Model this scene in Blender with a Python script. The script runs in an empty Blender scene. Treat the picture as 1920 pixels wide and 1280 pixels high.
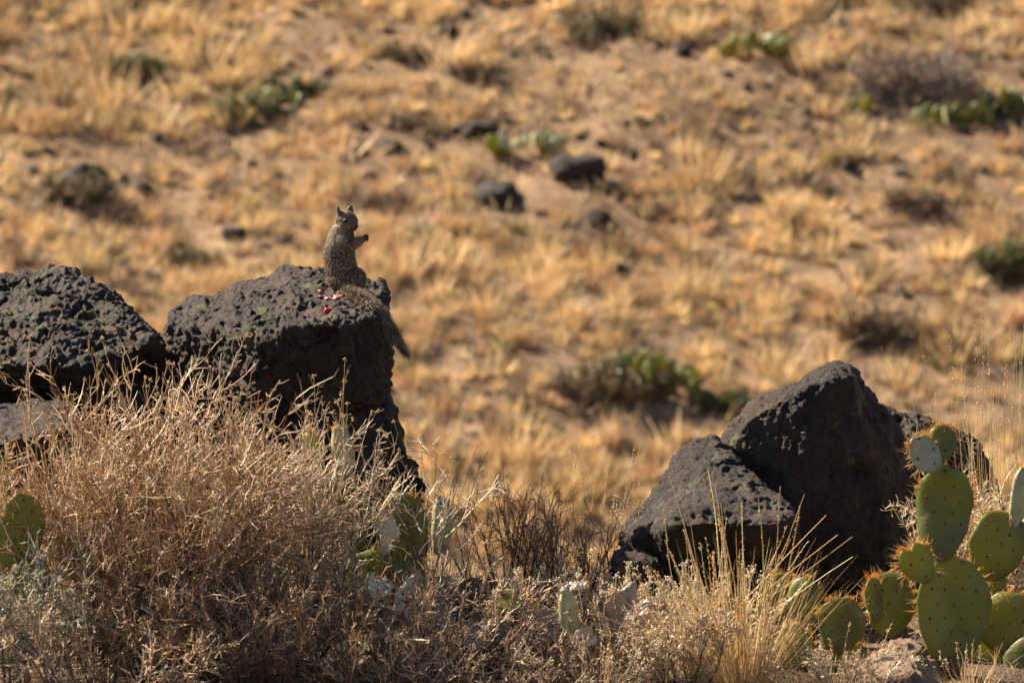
import bpy, bmesh, math
import numpy as np
from mathutils import Vector, Matrix, Quaternion
from mathutils.bvhtree import BVHTree

# ------------------------------------------------------------------ camera, sky, sun, exposure
scene = bpy.context.scene
COL = scene.collection
R = math.radians
CAM = np.array([0.0, -14.0, 1.2]); PITCH = R(5.0)
K = 2.95 / 14 / 1920                       # radians per photograph pixel
cam_d = bpy.data.cameras.new('camera'); cam = bpy.data.objects.new('camera', cam_d); COL.objects.link(cam)
cam.location = CAM; cam.rotation_euler = (R(90) - PITCH, 0, 0)
cam_d.sensor_width = 36; cam_d.lens = 36 / (1920 * K); cam_d.clip_end = 2000; cam_d.clip_start = 0.1
cam_d.dof.use_dof = True; cam_d.dof.focus_distance = 13.95
APERTURE = 0.034
cam_d.dof.aperture_fstop = (cam_d.lens / 1000) / APERTURE
scene.camera = cam

SUN_EL = R(41); SUN_AZ = R(-63)            # azimuth from +Y, clockwise: behind and to the left
sun_vec = Vector((math.sin(SUN_AZ) * math.cos(SUN_EL), math.cos(SUN_AZ) * math.cos(SUN_EL), math.sin(SUN_EL)))
world = bpy.data.worlds.new('World'); scene.world = world; world.use_nodes = True
wn = world.node_tree.nodes; wl = world.node_tree.links
sky = wn.new('ShaderNodeTexSky'); sky.sky_type = 'NISHITA'; sky.sun_disc = False
sky.sun_elevation = SUN_EL; sky.sun_rotation = SUN_AZ; sky.altitude = 1500; sky.dust_density = 2.5; sky.ozone_density = 0.3; sky.air_density = 0.8
wl.new(sky.outputs[0], wn['Background'].inputs[0]); wn['Background'].inputs[1].default_value = 0.05
sl = bpy.data.lights.new('sun', 'SUN'); sun = bpy.data.objects.new('sun', sl); COL.objects.link(sun)
sl.energy = 5.0; sl.angle = R(0.53); sl.color = (1.0, 0.86, 0.68)
sun.rotation_euler = sun_vec.to_track_quat('Z', 'Y').to_euler(); sun.location = sun_vec * 60
vs = scene.view_settings; vs.view_transform = 'Standard'; vs.look = 'None'; vs.gamma = 1; vs.exposure = 1.6
scene.cycles.use_denoising = True; scene.cycles.denoiser = 'OPENIMAGEDENOISE'; scene.cycles.denoising_prefilter = 'ACCURATE'
scene.cycles.max_bounces = 6; scene.cycles.diffuse_bounces = 3; scene.cycles.transmission_bounces = 4

# ------------------------------------------------------------------ helpers
FWD = np.array([0, math.cos(PITCH), -math.sin(PITCH)]); UP = np.array([0, math.sin(PITCH), math.cos(PITCH)]); RT = np.array([1.0, 0, 0])
def P(px, py, d):
    """point of the place that lies d metres along the view axis, at a photograph pixel"""
    return CAM + d * (FWD + RT * ((px - 960) * K) + UP * ((640 - py) * K))
def mpp(d): return K * d

rng = np.random.default_rng(7)
_perm = np.random.default_rng(3).permutation(256); _perm = np.concatenate([_perm, _perm, _perm])
_grad = np.random.default_rng(4).normal(size=(256, 3)); _grad /= np.linalg.norm(_grad, axis=1)[:, None]
def noise3(p):
    p = np.asarray(p, float); i = np.floor(p).astype(int); f = p - i; i &= 255
    u = f * f * f * (f * (f * 6 - 15) + 10); out = 0
    for dx in (0, 1):
        for dy in (0, 1):
            for dz in (0, 1):
                h = _perm[_perm[_perm[(i[:, 0] + dx) & 255] + ((i[:, 1] + dy) & 255)] + ((i[:, 2] + dz) & 255)] & 255
                g = (_grad[h] * (f - [dx, dy, dz])).sum(1)
                w = (u[:, 0] if dx else 1 - u[:, 0]) * (u[:, 1] if dy else 1 - u[:, 1]) * (u[:, 2] if dz else 1 - u[:, 2])
                out = out + g * w
    return out * 1.5
def fbm(p, octaves=4, gain=0.5, lac=2.1):
    a = 1.0; s = 0; t = 0; p = np.asarray(p, float)
    for o in range(octaves):
        s = s + a * noise3(p + 17.3 * o); t += a; a *= gain; p = p * lac
    return s / t
def worley(p):
    p = np.asarray(p, float); i = np.floor(p).astype(int); best = np.full(len(p), 9.0)
    for dx in (-1, 0, 1):
        for dy in (-1, 0, 1):
            for dz in (-1, 0, 1):
                c = i + [dx, dy, dz]; m = c & 255
                h = _perm[_perm[_perm[m[:, 0]] + m[:, 1]] + m[:, 2]] & 255
                q = c + 0.5 + 0.45 * _grad[h]
                best = np.minimum(best, ((p - q) ** 2).sum(1))
    return np.sqrt(best)
def unit(v): return v / np.maximum(np.linalg.norm(v, axis=-1, keepdims=True), 1e-9)

def mk_mesh(name, V, F, mat, col=None, smooth=False):
    V = np.asarray(V, np.float32).reshape(-1, 3); F = np.asarray(F, np.int32); m, k = F.shape
    me = bpy.data.meshes.new(name); me.vertices.add(len(V)); me.vertices.foreach_set('co', V.ravel())
    me.loops.add(m * k); me.loops.foreach_set('vertex_index', F.ravel())
    me.polygons.add(m); me.polygons.foreach_set('loop_start', np.arange(0, m * k, k, dtype=np.int32))
    me.update(calc_edges=True)
    if smooth: me.polygons.foreach_set('use_smooth', np.ones(m, bool))
    if col is not None:
        c = np.ones((len(V), 4), np.float32); c[:, :3] = col
        at = me.color_attributes.new('Col', 'FLOAT_COLOR', 'POINT'); at.data.foreach_set('color', c.ravel())
    if mat: me.materials.append(mat)
    return me
def put(name, me, parent=None, loc=None, kind=None):
    o = bpy.data.objects.new(name, me); COL.objects.link(o)
    if parent is not None: o.parent = parent
    if loc is not None: o.location = loc
    if kind: o['kind'] = kind
    return o
def tag(o, label, cat, group=None):
    o['label'] = label; o['category'] = cat
    if group: o['group'] = group
    return o
def thing(name, label, cat, loc, group=None):
    o = bpy.data.objects.new(name, None); COL.objects.link(o); o.location = loc; o.empty_display_size = 0.05
    return tag(o, label, cat, group)

# ------------------------------------------------------------------ materials
def nodes(name):
    m = bpy.data.materials.new(name); m.use_nodes = True; nt = m.node_tree
    return m, nt.nodes, nt.links, nt.nodes['Principled BSDF']
def ramp(n, stops):
    r = n.new('ShaderNodeValToRGB'); e = r.color_ramp.elements
    while len(e) < len(stops): e.new(0.5)
    for el, (p, c) in zip(e, stops): el.position = p; el.color = (*c, 1)
    return r
def attr_mat(name, rough=0.75, transl=0.0, spec=0.3):
    m, n, l, b = nodes(name)
    a = n.new('ShaderNodeAttribute'); a.attribute_name = 'Col'
    l.new(a.outputs['Color'], b.inputs['Base Color']); b.inputs['Roughness'].default_value = rough
    b.inputs['Specular IOR Level'].default_value = spec
    if transl:
        t = n.new('ShaderNodeBsdfTranslucent'); l.new(a.outputs['Color'], t.inputs[0])
        mx = n.new('ShaderNodeMixShader'); mx.inputs[0].default_value = transl
        l.new(b.outputs[0], mx.inputs[1]); l.new(t.outputs[0], mx.inputs[2]); l.new(mx.outputs[0], n['Material Output'].inputs[0])
    return m
def tex(n, l, kind, scale, co, **kw):
    t = n.new('ShaderNodeTex' + kind); t.inputs['Scale'].default_value = scale; l.new(co, t.inputs['Vector'])
    for k_, v in kw.items(): t.inputs[k_].default_value = v
    return t
def mixc(n, l, fac, a, b):
    x = n.new('ShaderNodeMix'); x.data_type = 'RGBA'
    for s, v in ((0, fac), (6, a), (7, b)):
        if hasattr(v, 'is_output'): l.new(v, x.inputs[s])
        else: x.inputs[s].default_value = v if s == 0 else (*v, 1)
    return x.outputs[2]
def rock_mat(name, dark, light, lichen=1.0, warm=0.0):
    m, n, l, b = nodes(name)
    co = n.new('ShaderNodeNewGeometry').outputs['Position']
    base = ramp(n, [(0.3, dark), (0.72, light)]); nz = tex(n, l, 'Noise', 9, co, Detail=8, Roughness=0.7); l.new(nz.outputs[0], base.inputs[0])
    c = base.outputs[0]
    if warm:
        w = ramp(n, [(0.52, (0, 0, 0)), (0.66, (warm,) * 3)]); l.new(tex(n, l, 'Noise', 4.2, co, Detail=4).outputs[0], w.inputs[0])
        c = mixc(n, l, w.outputs[0], c, (0.13, 0.075, 0.045))
    for sc, lo, colr, s2 in ((7.0, 0.625, (0.13, 0.13, 0.035), 55), (5.3, 0.615, (0.115, 0.12, 0.095), 48), (6.1, 0.64, (0.13, 0.055, 0.013), 70)):
        off = n.new('ShaderNodeVectorMath'); off.operation = 'ADD'; off.inputs[1].default_value = (sc * 3, sc, -sc); l.new(co, off.inputs[0])
        big = tex(n, l, 'Noise', sc, off.outputs[0], Detail=5, Roughness=0.62)
        fine = tex(n, l, 'Noise', s2, off.outputs[0], Detail=4, Roughness=0.7)
        ad = n.new('ShaderNodeMath'); ad.operation = 'MULTIPLY_ADD'; ad.inputs[1].default_value = 0.22; l.new(fine.outputs[0], ad.inputs[0]); l.new(big.outputs[0], ad.inputs[2])
        f = ramp(n, [(lo + 0.105, (0, 0, 0)), (lo + 0.135, (0.85 * lichen,) * 3)]); l.new(ad.outputs[0], f.inputs[0])
        c = mixc(n, l, f.outputs[0], c, colr)
    l.new(c, b.inputs['Base Color']); b.inputs['Roughness'].default_value = 0.6; b.inputs['Specular IOR Level'].default_value = 0.25
    bp = n.new('ShaderNodeBump'); bp.inputs['Strength'].default_value = 1.0; bp.inputs['Distance'].default_value = 0.02
    h = tex(n, l, 'Noise', 65, co, Detail=8, Roughness=0.72); l.new(h.outputs[0], bp.inputs['Height']); l.new(bp.outputs[0], b.inputs['Normal'])
    return m
def soil_mat(name, a, b_, c_, sc):
    m, n, l, b = nodes(name); co = n.new('ShaderNodeNewGeometry').outputs['Position']
    r1 = ramp(n, [(0.3, a), (0.5, b_), (0.7, c_)]); l.new(tex(n, l, 'Noise', sc, co, Detail=9, Roughness=0.68).outputs[0], r1.inputs[0])
    l.new(r1.outputs[0], b.inputs['Base Color']); b.inputs['Roughness'].default_value = 0.95; b.inputs['Specular IOR Level'].default_value = 0.1
    bp = n.new('ShaderNodeBump'); bp.inputs['Distance'].default_value = 0.02; l.new(tex(n, l, 'Noise', sc * 14, co, Detail=6).outputs[0], bp.inputs['Height']); l.new(bp.outputs[0], b.inputs['Normal'])
    return m
def pad_mat(name, c0, c1, blot, transl, base_cork=0.6):
    m, n, l, b = nodes(name)
    tc = n.new('ShaderNodeTexCoord'); co = n.new('ShaderNodeNewGeometry').outputs['Position']
    r1 = ramp(n, [(0.34, c0), (0.66, c1)]); l.new(tex(n, l, 'Noise', 11, co, Detail=9, Roughness=0.7, Distortion=0.4).outputs[0], r1.inputs[0])
    f = ramp(n, [(0.57, (0, 0, 0)), (0.66, (0.7,) * 3)]); l.new(tex(n, l, 'Noise', 24, co, Detail=7, Roughness=0.72, Distortion=0.6).outputs[0], f.inputs[0])
    c = mixc(n, l, f.outputs[0], r1.outputs[0], blot)
    sp = n.new('ShaderNodeSeparateXYZ'); l.new(tc.outputs['Generated'], sp.inputs[0])
    ad = n.new('ShaderNodeMath'); ad.operation = 'MULTIPLY_ADD'; ad.inputs[1].default_value = 0.35
    l.new(tex(n, l, 'Noise', 30, co, Detail=4).outputs[0], ad.inputs[0]); l.new(sp.outputs[2], ad.inputs[2])
    g = ramp(n, [(0.22, (base_cork,) * 3), (0.36, (0, 0, 0))]); l.new(ad.outputs[0], g.inputs[0])
    c = mixc(n, l, g.outputs[0], c, (0.13, 0.085, 0.05))
    l.new(c, b.inputs['Base Color']); b.inputs['Roughness'].default_value = 0.45; b.inputs['Specular IOR Level'].default_value = 0.35
    bp = n.new('ShaderNodeBump'); bp.inputs['Distance'].default_value = 0.004; bp.inputs['Strength'].default_value = 0.5
    l.new(tex(n, l, 'Noise', 60, co, Detail=4).outputs[0], bp.inputs['Height']); l.new(bp.outputs[0], b.inputs['Normal'])
    if transl:
        t = n.new('ShaderNodeBsdfTranslucent'); t.inputs[0].default_value = (0.55, 0.55, 0.06, 1)
        mx = n.new('ShaderNodeMixShader'); mx.inputs[0].default_value = transl
        l.new(b.outputs[0], mx.inputs[1]); l.new(t.outputs[0], mx.inputs[2]); l.new(mx.outputs[0], n['Material Output'].inputs[0])
    return m
def plain(name, c, rough=0.6, spec=0.4):
    m, n, l, b = nodes(name); co = n.new('ShaderNodeNewGeometry').outputs['Position']
    r1 = ramp(n, [(0.35, tuple(x * 0.7 for x in c)), (0.65, c)]); l.new(tex(n, l, 'Noise', 150, co, Detail=3).outputs[0], r1.inputs[0])
    l.new(r1.outputs[0], b.inputs['Base Color']); b.inputs['Roughness'].default_value = rough; b.inputs['Specular IOR Level'].default_value = spec
    return m
M = dict(
    basalt=rock_mat('basalt', (0.012, 0.0088, 0.007), (0.074, 0.055, 0.044), 0.75, 0.3),
    basalt_far=rock_mat('basalt_far', (0.018, 0.013, 0.011), (0.06, 0.044, 0.035), 0.1),
    clod=rock_mat('clod', (0.20, 0.13, 0.085), (0.42, 0.30, 0.21), 0.0),
    soil=soil_mat('soil', (0.06, 0.042, 0.03), (0.13, 0.09, 0.06), (0.24, 0.165, 0.105), 9),
    hill=soil_mat('hill_soil', (0.12, 0.08, 0.05), (0.23, 0.155, 0.095), (0.36, 0.25, 0.155), 3.5),
    twig=attr_mat('dry_twig', 0.5, 0.0, 0.45), straw=attr_mat('dry_straw', 0.6, 0.25, 0.35), leaf=attr_mat('leaf', 0.55, 0.25, 0.3),
    fur=attr_mat('fur', 0.55, 0.12, 0.4),
    pad=pad_mat('cactus_green', (0.075, 0.088, 0.018), (0.145, 0.155, 0.046), (0.15, 0.105, 0.04), 0.2),
    pad_yellow=pad_mat('cactus_yellow_green', (0.14, 0.14, 0.025), (0.21, 0.20, 0.045), (0.22, 0.13, 0.03), 0.3),
    pad_pale_or_lit=pad_mat('cactus_pale_or_lit', (0.24, 0.245, 0.12), (0.43, 0.42, 0.26), (0.30, 0.22, 0.12), 0.08),  # withered pale pads, and green pads with sunlight put into their colour
    pad_dead=pad_mat('cactus_dead', (0.20, 0.16, 0.13), (0.33, 0.28, 0.23), (0.14, 0.09, 0.06), 0.03),
    pad_bleached=pad_mat('cactus_bleached', (0.42, 0.36, 0.27), (0.70, 0.63, 0.50), (0.30, 0.22, 0.13), 0.05, 0.2),
    areole=plain('areole', (0.11, 0.06, 0.032), 0.9), spine=attr_mat('cactus_spine', 0.5, 0.35),
    wood=plain('woody_stem', (0.13, 0.09, 0.06), 0.9, 0.1),
    eye=plain('eye', (0.008, 0.006, 0.005), 0.3, 0.35), skin=plain('dark_skin', (0.03, 0.02, 0.018), 0.6),
    red=plain('red_fruit', (0.55, 0.02, 0.025), 0.25, 0.5), pink=plain('pink_fruit', (0.62, 0.22, 0.2), 0.35, 0.5),
)

# ------------------------------------------------------------------ terrain
PY = [-60, -14, -8, -4, -1.2, 0.0, 0.5, 1.6, 10, 14, 17, 22, 120, 260]
PZ = [0.2, -0.45, -0.75, -0.98, -0.885, -0.765, -0.74, -1.02, -4.2, -5.2, -5.25, -3.6, 32, 45]
def H(x, y):
    x = np.asarray(x, float); y = np.asarray(y, float)
    z = np.interp(y, PY, PZ)
    z = (z + np.interp(y - 0.35, PY, PZ) + np.interp(y + 0.35, PY, PZ)) / 3
    q = np.stack([x, y, 0 * x], -1).reshape(-1, 3)
    far = np.clip((y - 9) / 9, 0, 1); near = 1 - np.clip((y - 2) / 4, 0, 1)
    n1 = fbm(q * 0.16, 3).reshape(x.shape) * 0.55 + fbm(q * 0.9, 5, 0.72).reshape(x.shape) * 0.20
    n2 = fbm(q * 2.2 + 5, 3).reshape(x.shape) * 0.05
    return z + far * n1 + near * n2 - 0.008 * np.clip(np.abs(x) - 1.4, 0, 40) ** 1.2
def grid(name, xs, ys, mat):
    X, Y = np.meshgrid(xs, ys); Z = H(X.ravel(), Y.ravel()); V = np.stack([X.ravel(), Y.ravel(), Z], -1)
    nx, ny = len(xs), len(ys); i = (np.arange(ny - 1)[:, None] * nx + np.arange(nx - 1)[None]).ravel()
    o = put(name, mk_mesh(name, V, np.stack([i, i + 1, i + nx + 1, i + nx], 1), mat, smooth=True)); o['kind'] = 'structure'
    return o
def axis(*segs):
    return np.unique(np.round(np.concatenate([np.linspace(a, b, n) for a, b, n in segs]), 5))
grid('ground', axis((-60, -3, 20), (-3, 3, 90), (3, 60, 20)), axis((-60, -14, 8), (-14, -2.5, 20), (-2.5, 2, 80), (2, 13, 16)), M['soil'])
grid('hillside', axis((-160, -14, 24), (-14, 14, 170), (14, 160, 24)), axis((13, 17, 14), (17, 42, 170), (42, 260, 50)), M['hill'])

def hit(px, py, d0=28.0, d1=75.0):
    """where the view ray of a photograph pixel meets the far hillside"""
    d = np.linspace(d0, d1, 800); r = FWD + RT * ((px - 960) * K) + UP * ((640 - py) * K)
    q = CAM + d[:, None] * r; g = q[:, 2] - H(q[:, 0], q[:, 1]); j = np.argmax(g < 0)
    return q[j], d[j]
def to_px(q):
    v = q - CAM; d = v @ FWD
    return 960 + (v @ RT) / d / K, 640 - (v @ UP) / d / K

# ------------------------------------------------------------------ strands: twigs, stems, blades as tubes / ribbons
def curves(start, dirs, length, k, wob, up, r):
    n = len(start); out = np.empty((n, k, 3)); out[:, 0] = start; d = unit(dirs); st = (np.asarray(length) / (k - 1))[:, None]
    for j in range(1, k):
        out[:, j] = out[:, j - 1] + d * st
        d = unit(d + wob * r.normal(size=(n, 3)) + np.array([0, 0, up]))
    return out
def spawn(par, n_per, tmin, tmax, spread, lmin, lmax, k, wob, up, r, lscale=None):
    N, kk, _ = par.shape; idx = np.repeat(np.arange(N), n_per); t = r.uniform(tmin, tmax, len(idx)) * (kk - 1) * 0.999
    i = np.minimum(t.astype(int), kk - 2); f = (t - i)[:, None]
    a = par[idx, i]; b = par[idx, i + 1]; dr = unit(b - a)
    L = r.uniform(lmin, lmax, len(idx))
    return curves(a + (b - a) * f, dr + spread * r.normal(size=(len(idx), 3)), L, k, wob, up, r)
def tubes(C, r0, r1, m=3):
    N, k, _ = C.shape; T = np.gradient(C, axis=1); T = unit(T)
    ref = np.where(np.abs(T[..., 2:3]) > 0.9, [1.0, 0, 0], [0, 0, 1.0]); A = unit(np.cross(T, ref)); B = np.cross(T, A)
    rad = (np.asarray(r0).reshape(-1, 1) * (1 - np.linspace(0, 1, k)) + np.asarray(r1).reshape(-1, 1) * np.linspace(0, 1, k)) * np.ones((N, 1))
    an = np.arange(m) * 2 * math.pi / m
    V = C[:, :, None] + rad[:, :, None, None] * (np.cos(an)[:, None] * A[:, :, None] + np.sin(an)[:, None] * B[:, :, None])
    base = (np.arange(N)[:, None, None] * k + np.arange(k - 1)[None, :, None]) * m; s = np.arange(m)[None, None]; s2 = (s + 1) % m
    F = np.stack([base + s, base + s2, base + m + s2, base + m + s], -1).reshape(-1, 4)
    return V.reshape(-1, 3), F, k * m
def pal(n, cols, r, jit=0.18):
    cols = np.asarray(cols); c = cols[r.integers(0, len(cols), n)]
    return np.clip(c * (1 + jit * r.normal(size=(n, 1))) * (1 + 0.05 * r.normal(size=(n, 3))), 0.004, 1)
def join(parts):
    V = []; F = []; C = []; o = 0
    for v, f, c in parts: V.append(v); F.append(f + o); C.append(c); o += len(v)
    return np.concatenate(V), np.concatenate(F), np.concatenate(C)
def strand_parts(lst, cols, r):
    """lst of (curves, r0, r1); gives one joined V,F,col"""
    out = []
    for C, r0, r1 in lst:
        v, f, pv = tubes(C, np.asarray(r0) * np.ones(len(C)) * r.uniform(0.75, 1.25, len(C)), r1)
        out.append((v, f, np.repeat(pal(len(C), cols, r), pv, 0)))
    return join(out)
OCT = np.array([[1, 0, 0], [-1, 0, 0], [0, 1, 0], [0, -1, 0], [0, 0, 1], [0, 0, -1]], float)
OCTF = np.array([[0, 2, 4], [2, 1, 4], [1, 3, 4], [3, 0, 4], [2, 0, 5], [1, 2, 5], [3, 1, 5], [0, 3, 5]])
def bits(pos, dirs, ln, rad, col):
    """small seeds / florets: stretched eight-sided grains"""
    n = len(pos); d = unit(dirs); ref = np.where(np.abs(d[:, 2:3]) > 0.9, [1.0, 0, 0], [0, 0, 1.0]); a = unit(np.cross(d, ref)); b = np.cross(d, a)
    ln = np.asarray(ln).reshape(-1, 1, 1) * np.ones((n, 1, 1)); rad = np.asarray(rad).reshape(-1, 1, 1) * np.ones((n, 1, 1))
    V = pos[:, None] + OCT[None, :, 0:1] * a[:, None] * rad + OCT[None, :, 1:2] * b[:, None] * rad + OCT[None, :, 2:3] * d[:, None] * ln
    F = (np.arange(n)[:, None, None] * 6 + OCTF[None]).reshape(-1, 3)
    return V.reshape(-1, 3), F, np.repeat(col, 6, 0)
def blades(start, dirs, length, width, droop, r, col, k=4):
    """flat tapering grass blades / leaves (ribbons)"""
    n = len(start); C = np.empty((n, k, 3)); C[:, 0] = start; d = unit(dirs); st = (length / (k - 1))[:, None]
    for j in range(1, k):
        C[:, j] = C[:, j - 1] + d * st; d = unit(d + np.stack([0 * length, 0 * length, -np.asarray(droop) * np.ones(n)], 1) + 0.06 * r.normal(size=(n, 3)))
    side = unit(np.cross(unit(C[:, -1] - C[:, 0]), r.normal(size=(n, 3))))
    w = np.linspace(1, 0.08, k)[None, :, None] * np.asarray(width).reshape(-1, 1, 1) * np.ones((n, 1, 1)) * 0.5
    V = np.stack([C - side[:, None] * w, C + side[:, None] * w], 2).reshape(-1, 3)
    b = (np.arange(n)[:, None] * k + np.arange(k - 1)[None]) * 2; b = b.ravel()
    return V, np.stack([b, b + 1, b + 3, b + 2], 1), np.repeat(col, 2 * k, 0)

# ------------------------------------------------------------------ rocks: hulls fused into one body, weathered
dg = bpy.context.evaluated_depsgraph_get
def rock_body(hulls, voxel, smooth_it, fine, coarse, pit, seed, subd_smooth=0.5):
    bm = bmesh.new()
    for h in hulls:
        vs_ = [bm.verts.new(Vector(q)) for q in h]
        bmesh.ops.convex_hull(bm, input=vs_)
    loose = [v for v in bm.verts if not v.link_faces]; bmesh.ops.delete(bm, geom=loose, context='VERTS')
    bmesh.ops.recalc_face_normals(bm, faces=bm.faces)
    me = bpy.data.meshes.new('tmp'); bm.to_mesh(me); bm.free(); o = bpy.data.objects.new('tmp', me); COL.objects.link(o)
    rm = o.modifiers.new('r', 'REMESH'); rm.mode = 'VOXEL'; rm.voxel_size = voxel
    sm = o.modifiers.new('s', 'SMOOTH'); sm.factor = subd_smooth; sm.iterations = smooth_it
    ev = o.evaluated_get(dg()); m2 = ev.to_mesh(); n = len(m2.vertices); V = np.empty(n * 3, np.float32); m2.vertices.foreach_get('co', V); V = V.reshape(-1, 3).astype(float)
    N = np.empty(n * 3, np.float32); m2.vertices.foreach_get('normal', N); N = N.reshape(-1, 3).astype(float)
    F = np.empty(len(m2.loops), np.int32); m2.loops.foreach_get('vertex_index', F); F = F.reshape(-1, 4)
    ev.to_mesh_clear(); bpy.data.objects.remove(o)
    q = V + seed * 3.7
    warp = np.stack([noise3(q * 9 + 3), noise3(q * 9 + 40), noise3(q * 9 + 80)], 1) * 0.03
    rough = np.clip(0.55 + 1.1 * fbm(q * 3.3 + 31, 3), 0.25, 1.25)
    w1 = worley((q + warp) * 21); w2 = worley((q + warp * 0.7) * 47 + 5); w3 = worley((q + warp * 0.4) * 95 + 8)
    knob = (0.62 - w1) * 0.55 + (0.6 - w2) * 0.42 * np.clip(noise3(q * 6 + 60) * 2.5 + 0.6, 0.1, 1.2) + (0.6 - w3) * 0.22 + 1.5 * fbm((q + warp) * 17 + 12, 5, 0.62)
    crev = np.clip(1 - np.abs(fbm((q + warp) * 7.5 + 3, 4, 0.55)) * 9, 0, 1) ** 1.5
    hole = np.clip(1 - worley(q * 24 + 9) / 0.36, 0, 1) * np.clip(noise3(q * 7) * 4, 0, 1)
    hole2 = np.clip(1 - worley(q * 60 + 4) / 0.34, 0, 1)
    dsp = coarse * fbm(q * 5, 5, 0.55) + fine * rough * knob * 1.5 - fine * 0.8 * crev - pit * 1.6 * hole - pit * 0.5 * hole2 + fine * 0.6 * fbm(q * 60, 3, 0.6)
    return V + N * dsp[:, None], F
ROCKS = {}
def boulder(name, label, hulls, seed, voxel=0.0066, smooth_it=11, fine=0.015, coarse=0.06, pit=0.016, mat='basalt', cat='boulder', base=None, group=None):
    V, F = rock_body([[P(*q) for q in h] for h in hulls], voxel, smooth_it, fine, coarse, pit, seed)
    loc = np.array([V[:, 0].mean(), V[:, 1].mean(), V[:, 2].min()])
    F = F[(V[F][:, :, 2] > H(V[:, 0], V[:, 1])[F] - 0.03).any(1)]; used = np.unique(F); remap = np.zeros(len(V), np.int32); remap[used] = np.arange(len(used)); V = V[used]; F = remap[F]
    me = mk_mesh(name, V - loc, F, M[mat], smooth=True)
    o = tag(put(name, me, loc=loc), label, cat, group)
    if 'carrying' in label: ROCKS[o.name] = BVHTree.FromPolygons([Vector(v) for v in V], F.tolist())
    return o
left_b = boulder('boulder', 'rounded black lava boulder with an undercut base, left of the squirrel\'s boulder', [
    [(-150, 540, 14.7), (0, 517, 14.7), (60, 508, 14.72), (125, 500, 14.7), (150, 508, 14.65), (236, 582, 14.6), (-150, 690, 14.0), (30, 684, 13.95), (130, 692, 13.95),
     (205, 680, 14.0), (284, 645, 14.1), (296, 628, 14.35), (304, 690, 14.25), (314, 745, 14.32), (-150, 708, 14.12), (40, 712, 14.1), (200, 704, 14.14), (-150, 820, 14.5), (296, 830, 14.45), (306, 830, 14.7), (-150, 820, 14.9)],
    [(-150, 780, 14.35), (300, 790, 14.35), (312, 780, 14.5), (312, 1050, 14.4), (-150, 1050, 14.3), (-150, 1050, 14.9), (312, 1050, 14.9), (-150, 780, 14.9), (300, 780, 14.8)]], 1.0, voxel=0.0050, smooth_it=17, fine=0.018, coarse=0.06)
centre_b = boulder('boulder', 'pitted black lava boulder carrying the squirrel', [
    [(440, 534, 14.55), (490, 506, 14.5), (525, 499, 14.45), (600, 498, 14.47), (665, 506, 14.5), (706, 530, 14.45), (330, 580, 14.35), (311, 608, 14.2), (309, 690, 14.2),
     (400, 640, 13.97), (480, 636, 13.82), (560, 612, 13.76), (640, 606, 13.76), (700, 596, 13.86), (724, 580, 14.1), (730, 660, 14.12), (728, 715, 14.17),
     (330, 770, 14.2), (480, 800, 13.87), (640, 765, 13.8), (716, 745, 14.0), (330, 770, 14.6), (716, 745, 14.6)],
    [(340, 740, 14.5), (722, 725, 14.5), (727, 762, 14.12), (766, 868, 14.07), (788, 908, 14.1), (788, 1000, 14.1), (560, 740, 13.87), (500, 1080, 13.78), (700, 1080, 13.83), (786, 1080, 14.0),
     (330, 1080, 14.0), (330, 1080, 14.6), (788, 1080, 14.6), (330, 800, 14.1)]], 2.0, voxel=0.0047, smooth_it=18)
boulder('boulder', 'dark stone slab wedged under the left boulder\'s overhang', [
    [(92, 752, 14.0), (128, 722, 14.02), (172, 706, 14.05), (216, 704, 14.08), (300, 714, 14.15), (316, 765, 14.15), (90, 850, 13.95), (310, 850, 14.05), (130, 722, 14.4), (310, 714, 14.4), (90, 850, 14.4), (310, 850, 14.4)]], 3.0, fine=0.008, coarse=0.03, cat='rock')
boulder('boulder', 'low grey lava rock in front of the left boulder, half buried in dry twigs', [
    [(-80, 762, 14.0), (0, 757, 13.92), (60, 750, 13.92), (112, 750, 13.92), (150, 757, 13.92), (168, 775, 13.97), (-80, 832, 13.62), (0, 832, 13.6), (100, 806, 13.62), (162, 806, 13.75), (-80, 1000, 13.6), (150, 1000, 13.65),
     (-80, 900, 14.2), (165, 900, 14.2), (-80, 1050, 14.2), (165, 1050, 14.2)]], 4.0, fine=0.009, coarse=0.03)
right_b = boulder('boulder', 'peaked black lava boulder with a shaded face, behind the green prickly pear', [
    [(1345, 825, 14.2), (1405, 752, 14.2), (1450, 733, 14.2), (1500, 712, 14.22), (1545, 693, 14.2), (1574, 682, 14.25), (1600, 688, 14.25), (1645, 748, 14.3), (1670, 773, 14.4), (1725, 865, 14.5), (1416, 772, 14.1), (1560, 706, 14.1), (1598, 714, 14.13),
     (1515, 1100, 13.98), (1700, 1100, 14.05), (1730, 1100, 14.5), (1350, 1100, 14.5), (1350, 860, 14.08)],
    [(1156, 1006, 14.1), (1178, 965, 14.1), (1213, 920, 14.1), (1258, 868, 14.1), (1300, 824, 14.15), (1332, 815, 14.15), (1356, 832, 14.1), (1405, 880, 14.0), (1172, 1012, 13.85), (1250, 988, 13.62), (1350, 978, 13.6), (1450, 985, 13.62), (1500, 965, 13.72),
     (1250, 1008, 13.74), (1420, 1010, 13.74), (1250, 1110, 13.8), (1510, 1110, 13.75), (1175, 1075, 14.1), (1400, 1100, 14.3)]], 5.0, voxel=0.0056, smooth_it=14, fine=0.010, coarse=0.04, pit=0.009)
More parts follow.
